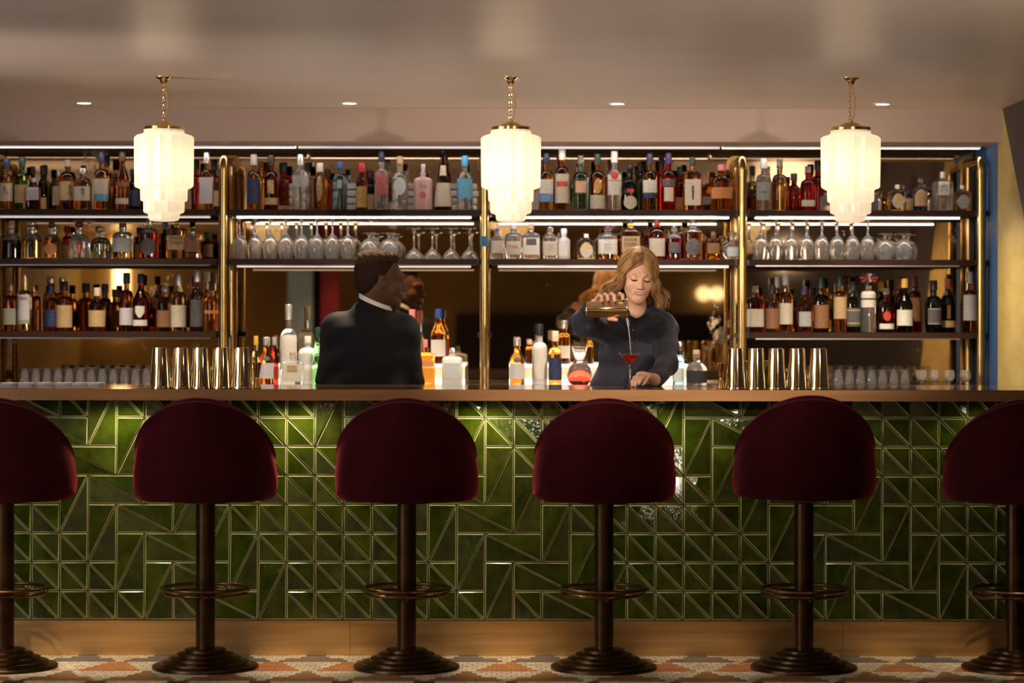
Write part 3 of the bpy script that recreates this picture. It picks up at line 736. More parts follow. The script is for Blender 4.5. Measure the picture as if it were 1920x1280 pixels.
TOPR = [
 (1419, 20, 350, 'Q', 'dr', '', [], 'small dark bottle beside the brass post', 1),
 (1431.5, 29, 296, 'W', 'cl', 'w', [('gy', .20, .54, .95), ('gs', .33, .37, .3, 'r', .0012)], 'clear bottle, white cap, green-print grey label'),
 (1461.5, 29, 297, 'W', 'pg', 'g', [], 'pale gold bottle with tall clear stopper'),
 (1488, 20, 324, 'W', 'dr', 'd', [], 'small dark red bottle', 1),
 (1514.5, 29, 311, 'W', 'rd', 'g', [('cr', .10, .24, .9)], 'red-amber bottle with clear stopper'),
 (1533, 22, 300, 'W', 'dr', 'k', [], 'dark bottle with black cap beside lamp', 1),
 (1548, 22, 356, 'Q', 'cl', '', [('dk', .25, .7, .6)], 'short clear bottle behind the lamp shade'),
 (1641, 22, 355, 'Q', 'cl', '', [], 'short clear bottle right of the lamp', 1),
 (1682, 33, 345, 'N', 'pg', 'w', [('cr', .08, .66, .75, 'o'), ('ye', .36, .56, .3, 'o', .0012)], 'small square bottle, white cap, yellow-dot label'),
 (1704, 16, 354, 'W', 'bk', 'v', [FULL('tn', .1, .6)], 'small dark bottle with violet cap', 1),
 (1725.5, 27, 333, 'K', 'pu', 'g', [('tn', .15, .66, .82, 'a')], 'violet bottle with glass stopper, tan label'),
 (1767, 36, 321, 'N', 'cl', 'l', [('wt', .40, .74, .62)], 'faceted clear bottle with brush-written label'),
 (1803.5, 33, 346, 'N', 'pg', 'w', [('gy', .08, .62, .75, 'o')], 'small square gold bottle, round grey label'),
]
MIDL = [
 (22, 34, 415, 'E', 'bk', 'c', [], 'round black-filled decanter with clear neck', 0, .48),
 (59.5, 40, 415, 'D', 'pg', 'g', [], 'round pale gold decanter with glass stopper', 0, .50),
 (96.5, 33, 417, 'D', 'am', 'd', [('or', .10, .42, .62, 'o')], 'amber decanter with round orange label', 0, .58),
 (126, 20, 425, 'W', 'dr', 'r', [FULL('tn', .03, .42)], 'dark red bottle with tan label', 1),
 (148.5, 39, 416, 'D', 'cl', 'm', [], 'clear round decanter with dark stopper'),
 (189, 38, 426, 'D', 'lg', 'g', [], 'pale green round decanter'),
 (230, 38, 419, 'K', 'am', 'm', [('gy', .20, .58, .95)], 'broad bottle, maroon stopper, big grey label', 0, .60),
 (261, 18, 427, 'W', 'bk', 'm', [FULL('tn', .06, .48)], 'small dark bottle, maroon cap, tan label', 1),
 (279, 35, 410, 'K', 'dr', 'g', [('dk', .10, .50, .78, 'o')], 'dark amber bottle with charcoal shield label', 0, .64),
 (309, 18, 417, 'W', 'bk', 'e', [], 'dark bottle with grey cap', 1),
 (332, 38, 408, 'Q', 'am', 'k', [('tn', .22, .56, .8)], 'square amber bottle lettered in dark capitals'),
 (361, 29, 428, 'Q', 'ad', 'k', [('bn', .22, .62, .9)], 'small square bottle with brown label', -1, .64),
 (389.5, 21, 436, 'W', 'br', 'f', [FULL('bn', .1, .55)], 'small brown bottle', 1),
]
MIDB = [
 (932.5, 26, 428, 'Q', 'cl', 'b', [('cr', .20, .60, .75)], 'small clear bottle, blue cap, cream label'),
 (963, 34, 421, 'K', 'cl', 'e', [('cr', .14, .52, .75)], 'clear gin bottle with red-lettered label'),
 (996, 32, 419, 'Q', 'cl', 'c', [('wt', .08, .60, .95), ('dk', .40, .58, .5, 't', .0012), ('rd', .09, .13, .8, 'r', .0012)], 'square gin bottle, dark-cornered white label'),
 (1031.5, 29, 424, 'K', 'cl', 'g', [('cr', .12, .54, .95)], 'clear bottle, glass stopper, cream label'),
 (1057, 24, 428, 'W', 'wh', 's', [('wt', .1, .52, 1.)], 'frosted white bottle with silver cap'),
 (1099, 34, 438, 'N', 'pl', 'w', [('cr', .06, .66, .78, 'o'), ('ye', .42, .60, .3, 'o', .0012)], 'small square pale bottle, yellow-dot label'),
 (1139, 37, 421, 'K', 'am', 'm', [('wt', .16, .58, .95)], 'broad amber bottle, maroon stopper, white label', 0, .60),
 (1182, 38, 409, 'Q', 'am', 'k', [('tn', .18, .56, .82)], 'square amber bottle lettered in dark capitals'),
 (1212, 18, 430, 'W', 'dr', 'd', [FULL('bn', .1, .5)], 'small dark red bottle', 1),
 (1231.5, 31, 407, 'K', 'dr', 'm', [('cr', .08, .50, .95)], 'dark red bottle, long maroon cap, cream label'),
 (1264, 27, 422, 'K', 'mg', 'g', [('dk', .2, .5, .7)], 'magenta bottle with clear stopper', 0, .62),
 (1299, 35, 408, 'K', 'ad', 'd', [('dk', .10, .50, .75, 'o')], 'red-amber bottle with dark oval shield', 0, .66),
 (1318, 16, 432, 'Q', 'am', '', [], 'small amber bottle', 1),
 (1337, 27, 433, 'Q', 'or', 'g', [('bn', .22, .58, .75)], 'orange bottle, clear cap, brown label'),
 (1374.5, 41, 433, 'D', 'cl', 'g', [('pb', .12, .44, .5)], 'clear round decanter beside the brass post'),
]
LOWL = [
 (20, 30, 533, 'K', 'ad', 'g', [('gg', .14, .48, .95)], 'round dark amber bottle, grey-green label'),
 (46, 27, 515, 'G', 'pg', 'g', [('lv', .20, .64, .8), ('gg', .13, .20, .8)], 'pale gold bottle with tall white label', -1),
 (68, 18, 535, 'K', 'ad', 'd', [], 'dark amber bottle', 1),
 (96, 26, 519, 'G', 'am', 'g', [], 'amber bottle with wide clear neck', 1),
 (96, 23, 532, 'W', 'ad', 'n', [('nv', .10, .44, .9)], 'dark amber bottle, navy cap, blue label'),
 (121, 31, 528, 'W', 'ad', 'k', [('tn', .08, .52, 1.1)], 'brown bottle, black cap, large tan label'),
 (162, 25, 532, 'W', 'ad', 'k', [], 'brown bottle with black cap', 1),
 (182.5, 33, 540, 'W', 'ad', 'l', [('tn', .11, .48, 1.05)], 'brown bottle, pale cap, large tan label', -1),
 (197, 25, 533, 'W', 'br', 'k', [], 'dark brown bottle, black cap', 2),
 (216.5, 22, 543, 'W', 'ad', 'd', [('bn', .1, .5, .9)], 'amber bottle with brown cap', 3),
 (237, 26, 512, 'W', 'ad', 'f', [('lv', .11, .40, 1.05)], 'tall brown bottle with lilac-white label'),
 (264, 31, 514, 'T', 'dr', 'n', [('wt', .10, .20, .85), ('wt', .24, .44, .5, 'v')], 'dark red bottle with pale antler motif'),
 (304, 22, 535, 'W', 'bk', 'k', [], 'black bottle', 1),
 (308, 27, 537, 'K', 'ad', 'g', [('bn', .10, .46, 1.)], 'amber bottle with red-brown label'),
 (335, 29, 515, 'W', 'pg', 's', [('cr', .08, .46, 1.1)], 'pale gold bottle, silver cap, cream label'),
 (369.5, 26, 507, 'W', 'br', 's', [('dk', .08, .52, 1.)], 'dark bottle, tall silver cap, charcoal label'),
 (388, 18, 510, 'W', 'am', 'l', [], 'amber bottle with tan cap', 1),
 (397, 29, 528, 'W', 'am', 'n', [('or', .36, .42, 1.)], 'amber bottle beside the brass post'),
]
LOWR = [
 (1416, 33, 535, 'K', 'dr', 'g', [('cr', .12, .50, 1.05)], 'dark red bottle behind the brass post'),
 (1447.5, 27, 533, 'W', 'ad', 'k', [('bn', .08, .50, 1.05)], 'dark amber bottle, black cap, brown label'),
 (1458, 18, 518, 'W', 'ad', 'e', [], 'amber bottle with grey cap', 1),
 (1473.5, 26, 513, 'W', 'am', 'e', [('cr', .14, .50, 1.1)], 'amber bottle, grey cap and cream label'),
 (1508, 35, 536, 'T', 'ad', 'v', [('gy', .13, .45, .6)], 'bell-shaped amber bottle, violet cap'),
 (1524, 18, 538, 'W', 'ad', 'k', [], 'amber bottle, black cap', 1),
 (1539.5, 29, 519, 'W', 'br', 'f', [('bn', .08, .50, 1.1)], 'brown bottle, green cap, brown label'),
 (1575, 25, 515, 'S', 'am', 'f', [('tn', .24, .62, 1.1)], 'amber bottle, green cap and tan label'),
 (1600, 28, 526, 'W', 'dg', 'k', [('dk', .12, .48, 1.), ('gd', .17, .19, .9, 'r', .0012), ('gd', .42, .44, .9, 'r', .0012)], 'dark green bottle, charcoal gold-lined label'),
 (1628, 28, 515, 'S', 'cl', 'k', [('wt', .60, .72, 1.2), ('bk', .572, .598, 1.2), ('wt', .44, .57, 1.2)], 'clear bottle wearing a union flag bow'),
 (1652, 18, 527, 'W', 'bk', 'y', [], 'dark bottle with yellow cap', 1),
 (1661.5, 31, 539, 'W', 'dr', 'g', [('wt', .08, .20, .9), ('rd', .26, .48, .4, 'o')], 'dark red bottle with red emblem'),
 (1687, 20, 521, 'W', 'br', 'm', [], 'brown bottle, maroon cap', 1),
 (1696, 30, 521, 'T', 'bk', 'y', [('wt', .13, .42, 1.12)], 'black bottle, yellow cap, white label', -1),
 (1714, 25, 516, 'S', 'dr', 'm', [('bn', .20, .62, 1.1)], 'dark red bottle, maroon cap, brown label', 2),
 (1751, 29, 524, 'W', 'dg', 'k', [('dk', .16, .46, .9), ('gy', .44, .46, .8, 'r', .0012), ('gy', .16, .18, .8, 'r', .0012)], 'black-green bottle with charcoal label'),
 (1777, 28, 521, 'W', 'bk', 'o', [('tn', .10, .22, .95), ('bn', .26, .5, .2)], 'black bottle with orange-red cap', 2),
 (1819, 28, 508, 'W', 'ad', 'e', [('gy', .20, .62, 1.1)], 'brown bottle, grey-white label, by blue wall'),
]
TXT = {(id(TOPB), 5): ('BACARDI', .50, .0125, INK), (id(MIDL), 10): ('KNOB|CREEK', .50, .022, INK), (id(MIDB), 7): ('KNOB|CREEK', .48, .022, INK), (id(MIDB), 1): ('PINK', .36, .022, mat('pink_ink', (.5, .09, .08), .6)), (id(LOWL), 1): ('MESA', .575, .0175, INK),
       (id(TOPA), 13): ('Gin', .52, .028, INKG)}
made = {}
for data, zi, where in ((TOPL, 0, 'top shelf, left bay'), (TOPA, 0, 'top shelf, second bay'), (TOPB, 0, 'top shelf, third bay'), (TOPR, 0, 'top shelf, right bay'),
                        (MIDL, 1, 'middle shelf, left bay'), (MIDB, 1, 'middle shelf, third bay'), (LOWL, 2, 'low shelf, left bay'), (LOWR, 2, 'low shelf, right bay')):
    order = sorted(range(len(data)), key=lambda i: (data[i][0], i))
    for rank, i in enumerate(order):
        r = data[i]; back = r[8] if len(r) > 8 else 0; fill = r[9] if len(r) > 9 else 0.
        Y = {0: 12.255, 1: 12.40, -1: 12.225, 2: 12.325, 3: 12.45}[back]
        o = bottle(*r[:8], ZS[zi] + .0003, Y, '%s on %s' % (ORD[rank], where), 'bottles on the ' + where.split(',')[0], fill, TXT.get((id(data), i)))
        made[(id(data), i)] = (o, r[1] / 2 * Y / F, Z(r[2], Y) - ZS[zi])
def on(data, i, pts, m=INK, dr=1., wd=.0018):
    o, R, H = made[(id(data), i)]; strokes(o, R, H, pts, m, dr, wd)
on(TOPL, 0, [[(-.3, .42), (.1, .40)], [(-.1, .46), (-.15, .30)], [(.15, .38), (.4, .30)]])
on(TOPL, 6, [[(.2, .48), (.6, .44)], [(.45, .50), (.35, .36)], [(.2, .33), (.7, .28)], [(.5, .38), (.6, .24)]])
on(TOPL, 7, [[(-.1, .50), (.2, .48)], [(.1, .52), (.05, .40)], [(.3, .5), (.15, .32)], [(-.05, .42), (.3, .40)]], dr=.9)
on(TOPR, 11, [[(-.02, .70), (.06, .66)], [(-.3, .62), (.35, .63)], [(-.08, .60), (-.28, .47)], [(.10, .58), (.34, .50)]], dr=.9, wd=.0016)
on(TOPB, 12, [[(0, .46), (0, .40)], [(0, .40), (0, .20)]], dr=.72, wd=.0055)
on(TOPB, 2, [[(-.3, .44), (.3, .44)], [(-.25, .40), (.25, .40)]], LB['gd'])
for i in (3, 6): on(MIDB, i, [[(-.4, .42), (.4, .42)], [(-.3, .34), (.3, .34)], [(-.35, .28), (.35, .28)]], INKG, .9, .0009)
for D_, i in ((TOPL, 8), (TOPB, 0), (TOPB, 8), (LOWL, 5), (LOWL, 7), (LOWL, 14), (LOWR, 3), (LOWR, 1), (LOWR, 7), (LOWR, 13)):
    on(D_, i, [[(-.45, .40), (.45, .40)], [(-.3, .36), (.3, .36)], [(-.35, .32), (.35, .32)]], INKG, 1., .0008)
# the flag bow on the clear bottle
o, R, H = made[(id(LOWR), 9)]
bw = MB(); rd_, wt_, bk_ = LB['rd'], LB['wt'], LB['nv']
zc_ = .955 * H
for k in range(10):
    a = 2 * PI * k / 10; L_ = .042 if abs(math.cos(a)) > .5 else .026
    c, s_ = math.cos(a), math.sin(a); wv = .0075
    q = [(-wv * .4 * s_, wv * .4 * c), (c * L_ - wv * s_, s_ * L_ + wv * c), (c * L_ + wv * s_, s_ * L_ - wv * c), (wv * .4 * s_, -wv * .4 * c)]
    mi = (0, 2, 1)[k % 3] if abs(math.cos(a)) < .9 else 0
    fr = [(u, -.022 - .004 * math.sin(k), zc_ + v * .8) for u, v in q]; bk = [(u, y + .0025, z) for u, y, z in fr]
    bw.add(fr + bk, [(0, 1, 2, 3), (7, 6, 5, 4), (0, 4, 5, 1), (1, 5, 6, 2), (2, 6, 7, 3), (3, 7, 4, 0)], mi)
tag(bw.build('flag_bow', [rd_, wt_, bk_], o), 'red, white and dark ribbon bow')
# white folded bundles in the second bay
CL = mat('white_linen', (.66, .60, .53), .8)
for si, (px, w, nm) in enumerate(((545, 28, 'behind the silver-capped bottle'), (656, 30, 'right of the pale blue gin bottle'), (770, 26, 'left of the pink bottle'), (848, 20, 'behind the brown flask'), (884, 22, 'right of the blue-capped bottle'))):
    for k in range(4):
        Y = 12.44; x = X(px, Y) + .004 * math.sin(k * 2 + si); hw = w / 2 * Y / F; hz = .0172
        m = MB(); rs = []
        for j in range(9):
            u = -1 + 2 * j / 8; s_ = 1 - .10 * abs(u) ** 6
            ring = []
            for q in range(16):
                a = 2 * PI * q / 16; ring.append((hw * u, .045 * s_ * math.copysign(abs(math.cos(a)) ** .35, math.cos(a)), hz + hz * (.98 - .2 * abs(u) ** 8) * math.copysign(abs(math.sin(a)) ** .55, math.sin(a))))
            rs.append(ring)
        m.rings(rs); o = m.build('folded_cloth', CL); o.location = (x, Y, ZS[0] + .0005 + k * .0350)
        tag(o, 'white folded bundle %s, %s from bottom of stack' % (nm, ORD[k]), 'cloth', 'folded white bundles on the top shelf')
# bottles on the back counter
def low(x, w, top, kd, lq, cap, labs, desc, riser=False, Y=None, fill=0.):
    Y = Y or (12.22 if riser else 11.99)
    zb = Z(683, 12.16) + .0005 if riser else ZBK + .0005
    return bottle(x, w, top, kd, lq, cap, labs, desc, zb, Y, 'on the lit riser' if riser else 'on the back counter', 'bottles on the back counter', fill)
low(480, 14, 630, 'W', 'pg', 'y', [], 'slim gold-topped bottle left of the cluster', Y=12.05)
low(500, 27, 632, 'T', 'or', 's', [('lv', .14, .46, 1.1), ('dk', .50, .60, .5, 'o')], 'orange bottle with pale pink label and medallion')
low(515, 16, 632, 'T', 'dr', 'e', [], 'dark red slim bottle behind the pink-labelled one', Y=12.10)
low(541, 32, 571, 'W', 'cl', 's', [('wt', .20, .62, 1.2)], 'tall clear vodka bottle with large white label', Y=12.03)
low(549, 40, 660, 'Q', 'cl', 'c', [('wt', .12, .62, .95), ('tn', .42, .60, .4, 't', .0012)], 'clear square gin bottle with tan-cornered label', Y=11.915)
low(577, 36, 630, 'K', 'wh', 'w', [], 'rounded frosted bottle with white cap', Y=12.06)
low(596, 20, 614, 'T', 'gn', 'f', [], 'bright green bottle beside the man in black', Y=11.96)
low(773, 19, 580, 'W', 'cl', 'p', [('wt', .10, .58, 1.2)], 'clear bottle, coral cap, white label', Y=12.08)
low(798, 36, 636, 'P', 'or', 'p', [('or', .40, .54, 1.)], 'square orange bottle with copper cap')
low(822, 29, 579, 'T', 'or', 'b', [('wt', .14, .44, 1.)], 'brandy bottle with blue cap and white label', True)
low(848, 38, 652, 'N', 'wh', 'g', [('pb', .2, .6, .8)], 'frosted square bottle with crystal stopper', Y=11.93)
low(970, 28, 633, 'T', 'or', 's', [('lv', .14, .46, 1.1), ('dk', .48, .60, .5, 'o')], 'orange bottle with pale pink label left of vodka')
low(993, 15, 636, 'W', 'or', 'l', [], 'slim orange bottle behind the white vodka', True)
low(1012, 29, 607, 'W', 'wh', 'k', [('wt', .1, .58, 1.2)], 'frosted white vodka bottle with black cap', Y=12.04)
on_ = low(1041, 25, 620, 'W', 'am', 'l', [('nv', .10, .50, 1.1)], 'amber bottle with royal blue label')
low(1058, 23, 600, 'W', 'or', 's', [('wt', .14, .42, 1.)], 'amber-red bottle with banded silver cap', True)
low(1106, 14, 622, 'T', 'am', 'o', [], 'slim copper bottle beside the pouring woman', True)
low(1272, 22, 640, 'W', 'bl', 'g', [('pb', .1, .4, .8)], 'pale blue bottle right of the woman')
low(1306, 39, 655, 'E', 'cl', 'c', [('bk', .08, .42, 1.1)], 'squat clear bottle, cork stopper, black label')
# round punch jug with a flared neck
t = thing('glass_jug', 'round glass jug of red punch with flared neck on the back counter', 'jug', (X(1087, 12.0), 12.0, ZBK + .0005))
s_ = 12.0 / F; H = Z(650, 12.0) - ZBK; R = 24 * s_
MB().lathe([(0, 0), (R * .6, 0), (R * .95, R * .35), (R, R * .9), (R * .8, R * 1.45), (R * .45, R * 1.85), (R * .40, R * 2.1), (R * .62, H - .002), (R * .66, H), (R * .60, H - .001), (R * .36, R * 2.1), (R * .30, R * 1.86), (0, R * 1.86)], 40).build('jug_body', GLASS, t)
MB().lathe([(0, .004), (R * .57, .004), (R * .92, R * .36), (R * .965, R * .9), (R * .77, R * 1.42), (R * .6, R * 1.6), (0, R * 1.6)], 36).build('punch', liq('punch', (.85, .10, .04)), t)

# ================================================================ GLASSES
GLASSW = mat('glassware', (.98, .98, .98), .008, trans=.935, ior=1.52)
def shell(outer, th):
    """closed thin-walled lathe profile: outside up, inside down"""
    inner = [(max(r - th, 0.0), z + (th if i == 0 else 0)) for i, (r, z) in enumerate(outer)]
    return outer, inner
def upturned(kind):
    """profiles with the rim standing on the shelf and the foot on top"""
    if kind == 'wine':
        H = .200; bowl = [(.030, 0), (.0345, .02), (.0375, .045), (.0375, .062), (.033, .085), (.022, .104), (.009, .117)]; stem = [(.0048, .128), (.0042, .150), (.0046, .180)]; foot = (.035, H)
    elif kind == 'balloon':
        H = .126; bowl = [(.034, 0), (.042, .018), (.0465, .040), (.045, .060), (.036, .080), (.020, .095), (.010, .100)]; stem = [(.006, .104), (.006, .110), (.008, .115)]; foot = (.035, H)
    else:
        H = .149; bowl = [(.0415, 0), (.0405, .008), (.034, .022), (.024, .036), (.012, .048), (.007, .053)]; stem = [(.0048, .060), (.0042, .095), (.0048, .132)]; foot = (.036, H)
    th = .0011
    inner = [(r - th, z) for r, z in bowl[:-1]] + [(0, bowl[-1][1] - .004)]
    out = bowl + stem + [(.010, H - .008), (foot[0] * .8, H - .0035), (foot[0], H - .0022), (foot[0], H), (0, H)]
    return inner[::-1] + [(bowl[0][0] - th * .5, -.0004 + .0006)] + out
GP = {k: upturned(k) for k in ('wine', 'balloon', 'coupe')}
def place_glass(kind, px, label, group, z, cache={}, Y=12.25):
    if kind not in cache:
        o = MB().lathe(GP[kind], 32).build(dict(wine='wine_glass', balloon='balloon_glass', coupe='coupe_glass')[kind], GLASSW, sharp=50); cache[kind] = o; 
    else:
        o = cache[kind].copy(); COL.objects.link(o)
    o.location = (X(px, Y), Y, z + .0005)
    return tag(o, label, 'glass', group)
for bay, px0, step, bal, cps in (('second', 449, 29.0, (692, 729), (776, 810.5, 845.5, 880)), ('right', 1426, 28.7, (1659, 1694.5), ())):
    for k in range(8):
        place_glass('wine', px0 + step * k, 'upturned wine glass, %s from left in the %s bay row' % (ORD[k], bay), 'upturned wine glasses', ZS[1])
    for k, px in enumerate(bal):
        place_glass('balloon', px, 'upturned short-stemmed balloon glass, %s of the pair in the %s bay' % (('left', 'right')[k], bay), 'upturned balloon glasses', ZS[1])
        place_glass('balloon', px + 8, 'upturned balloon glass in the rear row behind the %s one of the %s bay pair' % (('left', 'right')[k], bay), 'upturned balloon glasses', ZS[1], Y=12.37)  # added copy stands in for the reflection in the mirror
    for k, px in enumerate(cps):
        place_glass('coupe', px, 'upturned shallow cocktail glass on a long stem, %s of four from left' % ORD[k], 'upturned cocktail glasses', ZS[1])
# tumblers on the back counter
HB = MB().lathe([(0, .012), (.022, .012), (.0235, .02), (.0268, .154), (.0275, .155), (.0282, .154), (.0255, .012), (.0245, 0), (0, 0)], 16, rot=.1)
hb = None; zt_ = Z(692, 12.0) - ZBK
HBm = mat('ribbed_glass', (.93, .94, .95), .03, trans=1., bump=(1., 0., .001, (1, 1, 1)))
for side, px0, n_ in (('left', 46, 12), ('right', 1572, 7)):
    for k in range(n_):
        if hb is None:
            hb = o = HB.build('tumbler', mat('tumbler_glass', (.97, .98, 1.), .015, trans=.985, ior=1.45), sharp=50)
            for v in o.data.vertices: v.co.z *= zt_ / .155
        else: o = hb.copy(); COL.objects.link(o)
        Y = 11.98; o.location = (X(px0 + 20.8 * k, Y), Y, ZBK + .0005)
        tag(o, 'tall clear tumbler, %s from left in the %s counter row' % (ORD[k], side), 'glass', 'tumblers on the back counter')
sn = MB().lathe([(0, .002), (.03, .0), (.034, .002), (.010, .006), (.006, .012), (.006, .035), (.012, .045), (.030, .062), (.042, .09), (.043, .115), (.036, .17), (.035, .17), (.0415, .115), (.0405, .09), (.029, .064), (0, .05)], 28).build('stemmed_glass', GLASSW, sharp=60)
for k, px in enumerate((1728, 1752, 1780, 1810)):
    o = sn if k == 0 else sn.copy()
    if k: COL.objects.link(o)
    o.scale = (.62, .62, zt_ / .172); Y = 11.98; o.location = (X(px, Y), Y, ZBK + .0005)
    tag(o, 'stemmed glass right of the tumblers, %s of four from left' % ORD[k], 'glass', 'stemmed glasses on the back counter')

for k, (px, py, dx) in enumerate(((162, 690.2, 13), (231, 690.2, 14))):
    Y = 11.985; L_ = dx * Y / F; m = MB()
    m.tube([(-L_, -.012, .0026), (-L_ * .3, -.004, .0026), (L_ * .9, .010, .0026)], .0024, 8)
    m.lathe([(0, 0), (.006, .0005), (.0085, .0024), (.008, .0028), (0, .0014)], 16, (L_ * 1.15, .012, .0008))
    o = m.build('bar_spoon', TIN); o.location = (X(px, Y), Y, ZBK + .0008 + zt_)
    tag(o, 'short gold bar spoon lying across the left row of tumblers, %s of two' % ('left', 'right')[k], 'spoon', 'gold spoons on the tumblers')

# ================================================================ ON THE COUNTER
ZCT = ZT + .0004
YT = 10.19; sT = YT / F
R0, R1_, HT = 19.6 * sT, 14.4 * sT, ZCT - 0 and (Z(652, YT) - ZCT)
tin = MB().lathe([(0, HT - .004), (R1_ - .006, HT - .004), (R1_ - .004, HT), (R1_, HT - .001), (R1_ + .0003, HT - .004), (R0 - .0012, .012), (R0 - .0012, .006), (R0, .005), (R0 + .0004, .0025), (R0, 0), (R0 - .0014, .001), (R0 - .002, .006), (R1_ - .0015, HT - .006), (0, HT - .006)], 56)
tn0 = None
for side, pxs in (('left', (301, 340.5, 377, 415, 453.5)), ('right', (1380.5, 1418, 1456, 1495, 1535))):
    for k, px in enumerate(pxs):
        if tn0 is None: tn0 = o = tin.build('shaker_tin', TIN, sharp=40)
        else: o = tn0.copy(); COL.objects.link(o)
        o.location = (X(px, YT), YT + .004 * math.sin(k * 3.), ZCT)
        tag(o, 'upturned gold shaker tin on the bar, %s from left in the %s row' % (ORD[k], side), 'shaker', 'upturned gold shaker tins')
JH = Z(680, YT) - ZCT; r_ = 9 * sT
jig = MB().lathe([(0, .006), (r_ * .5, .006), (r_ * .80, .0), (r_ * .86, .001), (r_ * .45, JH * .36), (r_ * .36, JH * .40), (r_ * .42, JH * .44), (r_ * .98, JH - .001), (r_ * .94, JH), (r_ * .5, JH * .5), (0, JH * .5)], 40)
JIG = mat('copper_gold', (.62, .35, .13), .14, 1.)
for px, lb in ((482, 'gold double-ended jigger right of the left tin row'), (1352, 'gold double-ended jigger left of the right tin row')):
    o = jig.build('jigger', JIG, sharp=40); o.location = (X(px, YT), YT, ZCT); tag(o, lb, 'jigger', 'gold jiggers on the bar')
# stacks of white coasters at the left end
co = MB(); co.lathe([(0, 0), (.046, 0), (.0465, .001), (.0465, .0028), (.046, .0036), (0, .0036)], 40)
cst = None
for k, px in enumerate((16, 49, 84, 119, 152, 181)):
    for j in range(3):
        if cst is None: cst = o = co.build('coaster', WHITEP, sharp=40)
        else: o = cst.copy(); COL.objects.link(o)
        Y = 10.60; sc = .76; o.scale = (sc, sc, 1.05); o.location = (X(px, Y) + .002 * math.sin(7 * j + k), Y, ZCT + j * .0041)
        tag(o, 'white coaster, %s of the %s stack from the left end' % (('bottom', 'middle', 'top')[j], ORD[k]), 'coaster', 'white coasters on the bar')
